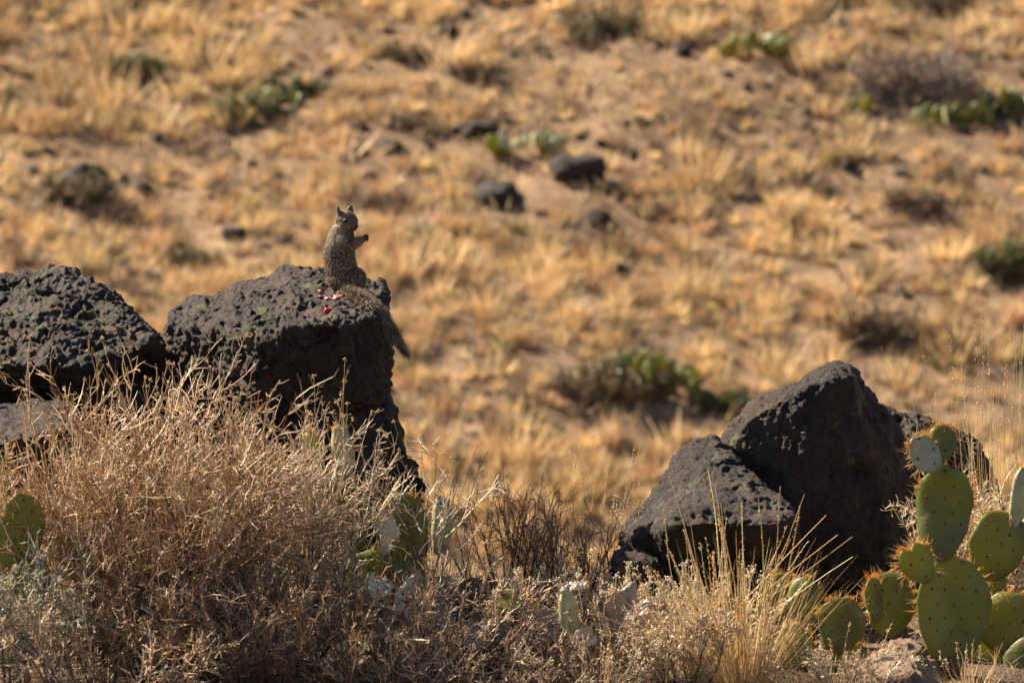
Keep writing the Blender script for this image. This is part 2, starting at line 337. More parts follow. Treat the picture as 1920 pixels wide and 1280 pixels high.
boulder('boulder', 'small grey stone at the left foot of the peaked boulder', [
    [(1146, 1030, 13.9), (1180, 1012, 13.85), (1225, 1010, 13.85), (1246, 1030, 13.85), (1250, 1100, 13.8), (1140, 1100, 13.85), (1160, 1050, 13.68), (1235, 1050, 13.68), (1150, 1120, 13.65), (1245, 1120, 13.65), (1150, 1100, 14.05), (1240, 1100, 14.05)]], 6.0, fine=0.008, coarse=0.02, cat='rock')
boulder('boulder', 'low dark rock behind the peaked boulder, half hidden by tall grass', [
    [(1600, 768, 14.8), (1664, 768, 14.75), (1700, 778, 14.7), (1740, 812, 14.7), (1842, 826, 14.75), (1862, 880, 14.7), (1874, 960, 14.65), (1600, 1060, 14.6), (1880, 1060, 14.6), (1700, 860, 14.6), (1800, 880, 14.6), (1600, 1060, 15.1), (1880, 1060, 15.1), (1840, 826, 15.0), (1664, 768, 15.0)]], 7.0, fine=0.012, coarse=0.06)
boulder('earth_clod', 'brown crumbly earth clod at the foot of the green prickly pear', [
    [(1590, 1262, 13.2), (1640, 1215, 13.2), (1690, 1190, 13.25), (1730, 1200, 13.25), (1770, 1260, 13.2), (1580, 1330, 13.0), (1780, 1330, 13.0), (1640, 1270, 13.0), (1720, 1260, 13.0), (1590, 1330, 13.5), (1780, 1330, 13.5), (1700, 1215, 13.45)]], 8.0, fine=0.012, coarse=0.04, mat='clod', cat='earth clod')

def on_rock(px, py):
    o = Vector(CAM); d = Vector(P(px, py, 1) - CAM).normalized(); best = None
    for t in ROCKS.values():
        h = t.ray_cast(o, d)
        if h[0] is not None and (best is None or h[3] < best[1]): best = (np.array(h[0]), h[3], np.array(h[1]))
    return best

# ------------------------------------------------------------------ squirrel
def remesh_balls(balls, voxel, it):
    bm = bmesh.new()
    for c, r, rot in balls:
        g = bmesh.ops.create_icosphere(bm, subdivisions=2, radius=1)
        mt = Matrix.Translation(Vector(c)) @ (rot.to_matrix().to_4x4() if rot else Matrix()) @ Matrix.Diagonal((*r, 1))
        bmesh.ops.transform(bm, matrix=mt, verts=g['verts'])
    me = bpy.data.meshes.new('tmp'); bm.to_mesh(me); bm.free(); o = bpy.data.objects.new('tmp', me); COL.objects.link(o)
    rm = o.modifiers.new('r', 'REMESH'); rm.mode = 'VOXEL'; rm.voxel_size = voxel
    sm = o.modifiers.new('s', 'SMOOTH'); sm.factor = 0.5; sm.iterations = it
    ev = o.evaluated_get(dg()); m2 = ev.to_mesh(); n = len(m2.vertices)
    V = np.empty(n * 3, np.float32); m2.vertices.foreach_get('co', V); F = np.empty(len(m2.loops), np.int32); m2.loops.foreach_get('vertex_index', F); F = F.reshape(-1, 4)
    N = np.empty(n * 3, np.float32); m2.vertices.foreach_get('normal', N)
    ev.to_mesh_clear(); bpy.data.objects.remove(o)
    return V.reshape(-1, 3).astype(float), F, N.reshape(-1, 3).astype(float)
def make_squirrel():
    hb = on_rock(646, 546); D = hb[1]; u = mpp(D) * 1.0
    O = hb[0].copy(); O[1] += 0.03
    # local frame: a right, b up, c towards the camera, in photograph pixels
    def L(a, b, c): return np.array([a * u, -c * u, b * u])
    balls = []
    def ball(a, b, c, ra, rb=None, rc=None, rot=None):
        balls.append((L(a, b, c), (ra * u, (rc or ra) * u, (rb or ra) * u), rot))
    def chain(p, q, r0, r1, n):
        for t in np.linspace(0, 1, n):
            x = np.array(p) * (1 - t) + np.array(q) * t; ball(*x, r0 * (1 - t) + r1 * t)
    ball(-3, 22, 2, 31, 24, 29); ball(16, 21, 16, 20, 25, 16); ball(22, 20, -16, 18, 23, 14)
    
    for v_ in np.linspace(14, 114, 18):
        ca = np.interp(v_, [14, 38, 58, 78, 93, 108, 118], [-1, -6, -10, -10, -8, -6, -4]); ra = np.interp(v_, [14, 38, 58, 78, 93, 108, 118], [30, 32, 31, 29.5, 27, 23, 21])
        ball(ca, v_, 0, ra, 15, ra * 0.88)
    f = np.array([0.66, -0.2, 0.72]); f /= np.linalg.norm(f); hc = np.array([3.0, 133.0, 7.0])
    ball(*hc, 20.5, 18.5, 19.5); ball(*(hc + f * 11 + [0, -3, 0]), 15, 13.5, 14); ball(*(hc + f * 19 + [0, -5.5, 0]), 10.5, 9, 10); ball(*(hc + f * 24.5 + [0, -7, 0]), 6.4, 5.8, 6)
    sd = np.cross(f, [0, 1, 0]); sd /= np.linalg.norm(sd)       # sideways axis of the head
    for s in (1, -1): ball(*(hc + sd * s * 10 + f * 6 + [0, -8, 0]), 11, 10, 10)
    for s in (1, -1): ball(*(hc + sd * s * 9.5 + f * 9 + [0, 6.5, 0]), 6.5, 5, 6)      # brows
    ears = []
    for s in (1, -1):
        e0 = hc + sd * s * 13 - f * 4 + [0, 12, 0]; e1 = e0 + sd * s * 3 - f * 2 + [0, 9.5, 0]
        for t in np.linspace(0, 1, 5):
            x = e0 * (1 - t) + e1 * t; w = 7.0 * math.sqrt(1 - (0.8 * t) ** 2) + 0.5
            q = Quaternion((0, 0, 1), math.atan2(-sd[2], sd[0]) + 0.5 * s)
            ball(*x, w, w * 0.95, 2.5, rot=q)
        ears.append((e0, e1))
    # arms: near (towards the camera) and far, both hands brought together before the chest
    chain((-4, 96, 14), (12, 85, 19), 13, 9, 5); chain((12, 85, 19), (33, 95, 14), 10, 6, 7); ball(37, 98, 12, 5.5, 5, 4.5)
    chain((4, 96, -14), (16, 88, -10), 11, 8, 4); chain((16, 88, -10), (34, 97, 2), 9, 5.5, 7); ball(37, 100, 4, 5.2, 5, 4)
    for hx, hy, hz, s in ((38, 99, 12, -1), (38, 100, 4, 1)):
        for k_, off in enumerate((-4.2, -1.4, 1.4, 4.0)):
            a0 = (hx + 2, hy + off * 0.8, hz); a1 = (hx + 6.5 - abs(off) * 0.3, hy + off + 0.5, hz + s * 0.5); a2 = (hx + 6.8 - abs(off) * 0.3, hy + off - 2.2, hz + s * 3.2)
            chain(a0, a1, 1.9, 1.5, 4); chain(a1, a2, 1.5, 1.2, 4)
        chain((hx - 2, hy + 3, hz), (hx + 2, hy + 6, hz + s * 3), 1.9, 1.3, 4)
    ball(20, 0, 18, 17, 4.5, 6.5); ball(35, -1, 18, 7, 3.5, 6); ball(26, 0, -14, 17, 4.5, 6.5)
    for k_ in (-4, 0, 4): chain((38, -1, 18 + k_), (45, -3, 18 + k_ * 1.2), 2, 1.3, 4)
    # tail core: over the rock's shoulder, then hanging down its right side
    tp = []
    for px, py in ((640, 541), (662, 552), (684, 563), (703, 577), (719, 594)):
        h = on_rock(px, py); q = h[0] - unit(P(px, py, 1) - CAM) * (13 * u) if h else tp[-1] + P(px, py, D) - P(*lastpx, D)
        tp.append(q); lastpx = (px, py)
    for px, py in ((735, 620), (748, 642), (760, 662)): tp.append(tp[-1] + P(px, py, D) - P(*lastpx, D)); lastpx = (px, py)
    tp = [O + L(0, 12, 16)] + tp
    tp = np.array(tp) - O; tt = np.linspace(0, len(tp) - 1, 46); ti = np.minimum(tt.astype(int), len(tp) - 2); tc = tp[ti] + (tp[ti + 1] - tp[ti]) * (tt - ti)[:, None]
    for _ in range(4): tc[1:-1] = (tc[:-2] + 2 * tc[1:-1] + tc[2:]) / 4
    for i, q in enumerate(tc):
        t = i / 45; r = (11 * (1 - t) + 3.0 * t + 1.5 * math.sin(t * 3.1)) * u; balls.append((q, (r, r, r), None))
    V, F, N = remesh_balls(balls, 0.0017, 9)
    body_me = mk_mesh('squirrel_body', V, F, None, smooth=True)
    root = thing('squirrel', 'speckled grey-brown squirrel sitting upright on the boulder, eating, its tail hanging down', 'squirrel', O)
    # colouring of coat by place on the body
    def coat(q, r):
        a = q[:, 0] / u; b = q[:, 2] / u; c = -q[:, 1] / u; n = len(q)
        dt = np.sqrt(((q[:, None] - tc[None, 4::3]) ** 2).sum(2)).min(1) / u
        tail = (dt < 17) & (b < 30) & ((a > 46) | (b < 4) | (c > 30))
        spot = worley(q * 150 + 3) + 0.06 * r.normal(size=n)
        dark = np.array([0.135, 0.088, 0.048]); lite = np.array([0.58, 0.45, 0.29]); buff = np.array([0.40, 0.255, 0.13])
        w = np.clip((0.40 - spot) / 0.12, 0, 1)[:, None]
        col = dark + (lite - dark) * w
        sh = np.clip((b - 72) / 22, 0, 1) * np.clip((10 - a) / 16, 0, 1)                   # light mantle on nape and shoulders, also painting in the sunlit back edge
        mant = np.where(r.random((n, 1)) < 0.55, [[0.56, 0.46, 0.34]], [[0.16, 0.11, 0.07]]); col = col * (1 - sh[:, None]) + mant * sh[:, None]
        be = np.clip((a - 10) / 14, 0, 1) * np.clip((b - 44) / 10, 0, 1) * np.clip((118 - b) / 8, 0, 1)
        col = col * (1 - be[:, None]) + buff * be[:, None]
        hd = np.clip((b - 116) / 8, 0, 1)[:, None]; hcl = np.where(r.random((n, 1)) < 0.5, [[0.26, 0.18, 0.11]], [[0.16, 0.11, 0.07]]); col = col * (1 - hd) + hcl * hd
        thr = (np.exp(-((a - 20) ** 2 + (b - 115) ** 2) / 90) * 0.9)[:, None]; col = col * (1 - thr) + np.array([0.15, 0.06, 0.03]) * thr
        arm = (np.clip((a - 14) / 8, 0, 1) * np.exp(-((b - 92) / 12) ** 2))[:, None]; col = col * (1 - arm) + np.array([0.38, 0.225, 0.10]) * arm
        paw = (np.clip((a - 34) / 4, 0, 1) * (b > 80))[:, None]; col = col * (1 - paw) + np.array([0.045, 0.03, 0.025]) * paw
        tl = np.where(r.random((n, 1)) < 0.33, [[0.58, 0.47, 0.34]], [[0.09, 0.06, 0.038]])
        col = np.where(tail[:, None], tl, col)
        return col * (1 + 0.15 * r.normal(size=(n, 1))), tail, a, b
    r = np.random.default_rng(11)
    cb, tail, a, b = coat(V, r)
    c4 = np.ones((len(V), 4), np.float32); c4[:, :3] = np.clip(cb * 0.8, 0.01, 1)
    at = body_me.color_attributes.new('Col', 'FLOAT_COLOR', 'POINT'); at.data.foreach_set('color', c4.ravel()); body_me.materials.append(M['fur'])
    put('body', body_me, root)
    # fur
    A_, B_, C_ = V[F[:, 0]], V[F[:, 1]], V[F[:, 2]]; ar = np.linalg.norm(np.cross(B_ - A_, C_ - A_), axis=1)
    n = 45000; fi = r.choice(len(F), n, p=ar / ar.sum()); w = r.dirichlet((1, 1, 1), n)
    S = (V[F[fi, 0]] * w[:, :1] + V[F[fi, 1]] * w[:, 1:2] + V[F[fi, 2]] * w[:, 2:]); Nn = unit(N[F[fi, 0]])
    cf, tail, a, b = coat(S, r)
    comb = np.tile([[0.05, 0.0, -1.0]], (n, 1))
    j = np.argmin(((S[:, None] - tc[None]) ** 2).sum(2), 1); tdir = unit(tc[np.minimum(j + 3, 45)] - tc[np.maximum(j - 3, 0)])
    comb[tail] = tdir[tail] * 1.1
    hd = b > 118; comb[hd] = unit(np.array([[-f[0], -0.3, f[2]]]).repeat(hd.sum(), 0))[:, [0, 2, 1]] if False else np.array([-f[0], f[2], -0.25])
    comb = comb - Nn * (comb * Nn).sum(1, keepdims=True)
    tpos = j / 45
    ln = np.where(tail, 0.017 + 0.012 * np.sin(np.clip(tpos, 0, 1) * 2.6), np.where(hd, 0.0035, 0.0062)) * r.uniform(0.6, 1.25, n)
    ln = np.where((a > 34) & (b > 80), 0.0012, ln)
    ears_m = b > 147; ln = np.where(ears_m, 0.0018, ln)
    d = unit(Nn * np.where(tail, 0.5, 0.55)[:, None] + comb * 0.9 + 0.18 * r.normal(size=(n, 3)))
    wd = np.where(tail, 0.0012, 0.0010)
    v, fq, cc = blades(S - Nn * 0.0006, d, ln, wd, 0.05, r, np.clip(cf, 0.01, 1), k=3)
    put('fur', mk_mesh('squirrel_fur', v, fq, M['fur'], cc), root, kind='stuff')
    # eyes, eye rings, nose, whiskers
    def ball_mesh(name, rad, mat):
        bm = bmesh.new(); bmesh.ops.create_icosphere(bm, subdivisions=2, radius=rad); me = bpy.data.meshes.new(name); bm.to_mesh(me); bm.free(); me.materials.append(mat)
        me.polygons.foreach_set('use_smooth', np.ones(len(me.polygons), bool)); return me
    em = ball_mesh('eye', 4.3 * u, M['eye']); ring = plain('pale_fur', (0.28, 0.2, 0.125), 0.9, 0.1)
    for s in (1, -1):
        ed = sd * s * 13.4 + f * 13.6 + np.array([0, 2.0, 0]); e = put('eye', em, root, L(*(hc + ed)))
        bm = bmesh.new(); pts = []
        ax = unit(np.array([ed[0], -ed[2], ed[1]])); t1 = unit(np.cross(ax, [0, 0, 1.0])); t2 = np.cross(ax, t1); C = np.array([[4.6 * u * (math.cos(q) * t1 + math.sin(q) * t2) + ax * 0.9 * u for q in np.linspace(0, 2 * math.pi, 17)]])
        tv, tf, _ = tubes(C, 0.9 * u, 0.9 * u, 5); put('eye_ring', mk_mesh('eye_ring', tv, tf, ring, smooth=True), e); bm.free()
    npos = hc + f * 30 + np.array([0, -6.0, 0]); bm = bmesh.new(); bmesh.ops.create_icosphere(bm, subdivisions=2, radius=1, matrix=Matrix.Diagonal((3.2 * u, 2.8 * u, 2.2 * u, 1))); nm = bpy.data.meshes.new('nose'); bm.to_mesh(nm); bm.free(); nm.materials.append(M['skin'])
    put('nose', nm, root, L(*npos))
    ws = []; wdir = []
    for s in (1, -1):
        for k_ in range(7):
            ws.append(L(*(hc + f * 23 + sd * s * 5 + np.array([0, -7 + k_ % 3, 0])))); v3 = sd * s * 1.0 + f * 0.25 + np.array([0, 0.25 * (k_ - 3) / 3, 0]); wdir.append([v3[0], -v3[2], v3[1]])
    C = curves(np.array(ws), np.array(wdir), np.full(14, 22 * u), 5, 0.06, -0.04, r); tv, tf, pv = tubes(C, 0.0003, 0.0001)
    put('whiskers', mk_mesh('whiskers', tv, tf, M['twig'], np.full((len(tv), 3), 0.25)), root)
    return root
make_squirrel()

# fruit scraps beside it
def fruit(px, py, size, mat, label, seed, flat=0.6):
    h = on_rock(px, py); u = mpp(h[1]); r = np.random.default_rng(seed); bm = bmesh.new(); bmesh.ops.create_icosphere(bm, subdivisions=3, radius=1)
    V = np.array([v.co[:] for v in bm.verts]); V *= (1 + 1.1 * fbm(V * 1.5 + seed * 3.1, 4, 0.6))[:, None]; V *= np.array([size[0], size[0] * 0.8, size[1]]) * u / 2
    V[:, 2] -= 0.25 * size[1] * u * np.exp(-((V[:, 0] ** 2 + V[:, 1] ** 2) / (size[0] * u * 0.25) ** 2)) * (V[:, 2] > 0)
    F = np.array([[v.index for v in f.verts] for f in bm.faces]); bm.free()
    tag(put('fruit_piece', mk_mesh('fruit_piece', V, F, M[mat], smooth=True), loc=h[0] + h[2] * size[1] * u * 0.12), label, 'fruit', 'fruit scraps on the boulder')
fruit(615, 583, (13, 12), 'red', 'bright red fruit lump farthest below the squirrel on the boulder', 1)
fruit(636, 559, (22, 11), 'pink', 'large pinkish-red fruit rind right at the squirrel\'s base', 2)
fruit(617, 560, (14, 6), 'pink', 'flat pink fruit shred beside the large rind', 3)
fruit(601, 547, (11, 8), 'red', 'small red fruit shred behind the other scraps, left of the squirrel', 4)
fruit(600, 556, (9, 5), 'pink', 'tiny pink fruit crumb between the red shred and the flat pink shred', 5)

# ------------------------------------------------------------------ prickly pears
def pad_geo(w, h, th, seed, notch=0.0, nr=9, na=36, crumple=0.0):
    r = np.random.default_rng(seed); V = []; F = []
    an = np.arange(na) * 2 * math.pi / na
    wob = 1 + 0.045 * np.sin(an * 2 + r.uniform(0, 6)) + 0.04 * np.sin(an * 3 + r.uniform(0, 6)) + 0.022 * np.sin(an * 5 + r.uniform(0, 6)) + 0.012 * np.sin(an * 9 + r.uniform(0, 6))
    ox = np.sin(an) * w / 2; oz = h / 2 - np.cos(an) * h / 2
    ox = ox * (0.72 + 0.34 * np.clip(oz / h, 0, 1) ** 0.8) * wob * 1.06
    oz = oz * (1 - notch * np.exp(-(ox / (w * 0.12)) ** 2) * (oz > h / 2))
    bend = r.normal() * 0.25; bz = r.normal() * 0.2
    rings = [math.sin(t) for t in np.linspace(math.pi / 2, 0.12, nr)]; cz = h * 0.52
    def surf(q, sgn):
        x = ox * q; z = cz + (oz - cz) * q; y = sgn * th / 2 * (max(0, 1 - q ** 5)) ** 0.5
        return np.stack([x, y + bend * x * x / w + bz * (z - cz) ** 2 / h, z], -1)
    V.append(surf(1.0, 0))
    fr = [surf(q, -1) for q in rings[1:]]; bk = [surf(q, 1) for q in rings[1:]]
    V += fr + bk; V.append(np.array([[0, -th / 2, cz]])); V.append(np.array([[0, th / 2, cz]]))
    i0 = np.arange(na); i1 = (i0 + 1) % na; m = len(fr)
    def band(a, b, flip): 
        q = np.stack([a * na + i0, a * na + i1, b * na + i1, b * na + i0], 1); return q[:, ::-1] if flip else q
    for side, st, fl in ((0, 1, False), (1, 1 + m, True)):
        prev = 0
        for j in range(m): F.append(band(prev, st + j, fl)); prev = st + j
        c = (1 + 2 * m) * na + side; q = np.stack([prev * na + i0, prev * na + i1, np.full(na, c), np.full(na, c)], 1); F.append(q[:, ::-1] if fl else q)
    V = np.concatenate(V)
    if crumple:
        V[:, 1] += crumple * w * 0.9 * fbm(V * (1.6 / w) * [1, 0.2, 1] + seed, 2) - crumple * 1.1 * V[:, 0] ** 2 / w
        V[:, 0] *= 1 + crumple * 0.9 * noise3(V * (3.2 / w) * [0, 0, 1] + seed); V[:, 2] *= 1 + crumple * 0.8 * noise3(V * (4 / w) * [1, 0, 0] + seed)
    return V, np.concatenate(F), surf
def tri_fix(F):
    # quads whose last two corners coincide become triangles
    out = []
    for q in F:
        if q[2] == q[3]: out.append([q[0], q[1], q[2]])
        elif q[0] == q[1]: out.append([q[1], q[2], q[3]])
        else: out.append([q[0], q[1], q[2]]); out.append([q[0], q[2], q[3]])
    return np.array(out)
def spines(seeds, dirs, ln, rad, col):
    n = len(seeds); C = np.stack([seeds, seeds + unit(dirs) * np.asarray(ln).reshape(-1, 1) * np.ones((n, 1))], 1)
    v, f, pv = tubes(C, rad, rad * 0.15); return v, f, np.repeat(col, pv, 0)
def pad(parent, base, tip, wpx, yaw, d, mat, seed, label=None, thpx=19, rim=1.0, notch=0.0, dtip=0.0, long_sp=0.5):
    r = np.random.default_rng(seed); B = P(*base, d); T = P(*tip, d + dtip); ax = T - B; h = np.linalg.norm(ax); w = wpx * mpp(d); th = thpx * mpp(d)
    dead = mat in ('pad_dead', 'pad_bleached'); V, F, surf = pad_geo(w, h, th * (0.45 if dead else 1), seed, notch, crumple=0.55 if dead else 0.06); me = mk_mesh('pad', V, tri_fix(F), M[mat], smooth=True)
    z = Vector(ax).normalized(); x = Vector((1, 0, 0)); x = (x - z * x.dot(z)).normalized(); y = z.cross(x)
    m = Matrix((x, y, z)).transposed() @ Matrix.Rotation(R(yaw), 3, 'Z')
    o = put('pad', me, parent); o.matrix_parent_inverse = Matrix(); o.rotation_mode = 'QUATERNION'; o.rotation_quaternion = m.to_quaternion(); o.location = Vector(B) - parent.location
    if label: o['label'] = label
    # areoles on both faces in offset rows
    pts = []; nrm = []
    st = 0.044; rows = max(2, int(h / (st * 0.8)))
    for j in range(rows):
        for i in range(-4, 5):
            X = (i + 0.5 * (j % 2)) * st + r.normal() * 0.0035; Z = (j + 0.6) * h / rows + r.normal() * 0.0035
            zz = Z / h; hw = w / 2 * math.sqrt(max(0, 1 - (2 * zz - 1) ** 2)) * (0.72 + 0.34 * zz)
            if abs(X) > hw * 0.86 or Z < 0.06 * h or Z > 0.95 * h: continue
            for s in (-1, 1): pts.append((X, s, Z)); nrm.append((0, s, 0))
    vk = [(tuple(v), i) for i, v in enumerate(V)]
    bv = BVHTree.FromPolygons([Vector(v) for v in V], tri_fix(F).tolist()); AP = []; AN = []
    for (X, s, Z) in pts:
        hh = bv.ray_cast(Vector((X, s * 1.0, Z)), Vector((0, -s, 0)))
        if hh[0] is not None: AP.append(hh[0][:]); AN.append((0, s, 0))
    AP = np.array(AP).reshape(-1, 3); AN = np.array(AN, float).reshape(-1, 3)
    if len(AP):
        v, f, c = bits(AP, AN, 0.0016, r.uniform(0.0036, 0.0056, len(AP)), np.ones((len(AP), 3))); put('areoles', mk_mesh('areoles', v, f, M['areole']), o, kind='stuff')
    # spines: glochid fringe on the upper rim, long ones on rim and faces
    S = []; Dn = []; Ln = []; Cc = []; Rr = []
    n_rim = int(13 * rim); an = r.uniform(0.55, 1.45, n_rim) * math.pi
    outline = surf(1.0, 0); ia = ((an / (2 * math.pi)) * 36).astype(int) % 36; RP = outline[ia]
    cen = np.array([0, 0, h * 0.5])
    for q in RP:
        od = unit(q - cen); dens = r.integers(14, 34)
        S.append(q + r.normal(size=(dens, 3)) * 0.0035); Dn.append(od + 0.55 * r.normal(size=(dens, 3))); Ln.append(r.uniform(0.004, 0.013, dens)); Cc.append(pal(dens, [(0.90, 0.48, 0.06), (0.92, 0.58, 0.12), (0.75, 0.34, 0.04)], r)); Rr.append(np.full(dens, 0.0005))
    nl = int(60 * long_sp * rim) + 3; q = outline[r.integers(5, 32, nl)]
    S.append(q); Dn.append(unit(q - cen) + 0.35 * r.normal(size=(nl, 3))); Ln.append(r.uniform(0.016, 0.042, nl)); Cc.append(pal(nl, [(0.85, 0.55, 0.22), (0.75, 0.42, 0.16), (0.88, 0.72, 0.5)], r)); Rr.append(np.full(nl, 0.0010))
    if len(AP):
        sel = r.random(len(AP)) < 0.55; q = np.repeat(AP[sel], 2, 0); nn = np.repeat(AN[sel], 2, 0); ns = len(q)
        if ns: S.append(q); Dn.append(nn + 0.6 * r.normal(size=(ns, 3))); Ln.append(r.uniform(0.006, 0.020, ns)); Cc.append(pal(ns, [(0.5, 0.36, 0.2), (0.34, 0.2, 0.1)], r)); Rr.append(np.full(ns, 0.0004))
    v, f, c = spines(np.concatenate(S), np.concatenate(Dn), np.concatenate(Ln), np.concatenate(Rr), np.concatenate(Cc))
    put('spines', mk_mesh('spines', v, f, M['spine'], c), o, kind='stuff')
    return o
def ground_pt(px, d, dz=0.0):
    q = P(px, 1200, d); q[2] = H(q[0:1], q[1:2])[0] + dz; return q

c1 = thing('prickly_pear', 'tall green prickly pear cactus with spiny oval pads beside the peaked boulder', 'cactus', ground_pt(1790, 13.2))
pad(c1, (1782, 1252), (1790, 1042), 142, 8, 13.2, 'pad', 21, thpx=20)
pad(c1, (1765, 1052), (1774, 872), 112, -6, 13.2, 'pad', 22, rim=1.2, long_sp=1.0, thpx=18)
pad(c1, (1758, 886), (1712, 820), 60, 18, 13.17, 'pad_pale_or_lit', 23, label='small pad leaning left at the top, coloured pale as sunlit', long_sp=0.6, thpx=12)  # sunlit look painted in through the paler colour
pad(c1, (1748, 878), (1774, 798), 60, -12, 13.2, 'pad', 24, thpx=13)
pad(c1, (1846, 1088), (1895, 962), 122, 14, 13.28, 'pad', 25, rim=0.9)
pad(c1, (1902, 1000), (1922, 868), 62, 62, 13.3, 'pad_pale_or_lit', 26, long_sp=0.7)  # edge-on pad, its sunlight carried by the pale colour
pad(c1, (1742, 1092), (1700, 1020), 66, 12, 13.16, 'pad_yellow', 27, rim=1.6, notch=0.18, thpx=14)
pad(c1, (1905, 1238), (1882, 1108), 122, -10, 13.34, 'pad_yellow', 28)
pad(c1, (1850, 1300), (1872, 1165), 112, 18, 13.38, 'pad_yellow', 29, rim=0.6)
pad(c1, (1858, 1108), (1876, 1072), 42, 0, 13.3, 'pad_yellow', 30, rim=0.5, thpx=12)
pad(c1, (1920, 1320), (1950, 1190), 110, -14, 13.3, 'pad', 31, rim=0.6)
st = curves(np.array([P(1792, 1325, 13.2)]), np.array([[0, 0, 1.0]]), np.array([0.14]), 6, 0.05, 0, rng); tv, tf, _ = tubes(st - np.array(c1.location), 0.028, 0.024, 10)
put('stem', mk_mesh('stem', tv, tf, M['wood'], smooth=True), c1)

c2 = thing('prickly_pear', 'low green prickly pear of several short pads growing left of the taller cactus', 'cactus', ground_pt(1585, 13.4))
pad(c2, (1668, 1195), (1664, 1072), 100, 10, 13.4, 'pad', 41, rim=1.4)
pad(c2, (1640, 1170), (1632, 1082), 44, 40, 13.37, 'pad', 46, rim=1.2, thpx=12)
pad(c2, (1572, 1228), (1584, 1118), 88, -12, 13.32, 'pad', 42, rim=1.5)
pad(c2, (1470, 1180), (1466, 1072), 72, 16, 13.55, 'pad_yellow', 43, rim=0.7)
pad(c2, (1508, 1190), (1506, 1080), 64, -22, 13.5, 'pad', 44, rim=0.7)
pad(c2, (1492, 1290), (1486, 1168), 78, 20, 13.3, 'pad', 45, rim=1.0)
pad(c2, (1600, 1300), (1590, 1205), 96, 5, 13.38, 'pad', 47, rim=0.4)

c3 = thing('prickly_pear', 'prickly pear with pale lit pads at the foot of the squirrel\'s boulder', 'cactus', ground_pt(700, 13.44))
pad(c3, (640, 1050), (636, 890), 118, 10, 13.46, 'pad', 51)
pad(c3, (752, 1070), (752, 922), 100, -10, 13.46, 'pad', 52, rim=0.6)
pad(c3, (822, 1040), (830, 930), 60, 58, 13.6, 'pad_pale_or_lit', 53, label='narrow pad turned edge-on to the sun, coloured pale as lit', rim=0.6)  # lit edge painted as a whitish pad colour
pad(c3, (722, 1040), (724, 962), 48, 50, 13.33, 'pad_bleached', 54, rim=0.4)
pad(c3, (648, 905), (634, 795), 52, 48, 13.40, 'pad_pale_or_lit', 55, label='withered yellowish pad with a bleached tip', rim=0.3)
pad(c3, (590, 890), (584, 805), 34, 55, 13.40, 'pad_yellow', 56, rim=0.4)
pad(c3, (700, 1130), (690, 1030), 96, 0, 13.6, 'pad', 57, rim=0.5)
pad(c3, (760, 1140), (770, 1040), 90, 12, 13.40, 'pad', 58, rim=0.4)
pad(c3, (610, 1120), (600, 1010), 90, 12, 13.44, 'pad', 59, rim=0.4)

c4 = thing('prickly_pear', 'green prickly pear pads peeking out left of the big brown shrub', 'cactus', ground_pt(10, 13.15))
pad(c4, (38, 1060), (44, 925), 92, 14, 13.14, 'pad', 61, rim=0.6)
pad(c4, (-5, 1080), (2, 965), 84, -8, 13.12, 'pad_yellow', 62, rim=0.6)
pad(c4, (60, 1150), (54, 1040), 80, 0, 13.16, 'pad', 63, rim=0.4)

c5 = thing('prickly_pear', 'collapsed withered prickly pear with grey and bleached pads lying between the boulders', 'cactus', ground_pt(1080, 13.2))
pad(c5, (1150, 1196), (1196, 1106), 92, 8, 13.2, 'pad_dead', 71, label='flat grey dead pad with dark dots', rim=0.4)
pad(c5, (1076, 1210), (1056, 1106), 50, 48, 13.15, 'pad_pale_or_lit', 72, label='curled half-dry pad', rim=0.3)
pad(c5, (1076, 1215), (1112, 1180), 44, 30, 13.08, 'pad_bleached', 73, label='small bleached white scrap of pad', rim=0.1, dtip=0.05)
pad(c5, (1050, 1110), (1098, 1092), 22, 20, 13.12, 'pad_bleached', 79, rim=0.1, dtip=0.06)
pad(c5, (915, 1150), (985, 1118), 66, 10, 13.3, 'pad_yellow', 74, rim=0.3, dtip=0.08)
pad(c5, (1090, 1290), (1096, 1195), 86, 20, 13.12, 'pad_dead', 75, rim=0.3)
pad(c5, (880, 1225), (940, 1165), 84, -20, 13.16, 'pad_dead', 76, rim=0.3, dtip=0.1)
pad(c5, (985, 1205), (1040, 1140), 90, 24, 13.24, 'pad_dead', 77, rim=0.3, dtip=0.1)
pad(c5, (840, 1180), (790, 1125), 76, 10, 13.24, 'pad_dead', 78, rim=0.2, dtip=0.1)
pad(c5, (700, 1122), (716, 1082), 48, 24, 13.18, 'pad_bleached', 80, rim=0.1, dtip=0.05)
pad(c5, (740, 1130), (782, 1078), 26, 50, 13.2, 'pad_bleached', 81, rim=0.1, dtip=0.04)
pad(c5, (800, 1180), (720, 1140), 60, 30, 13.12, 'pad_bleached', 82, rim=0.1, dtip=0.08)

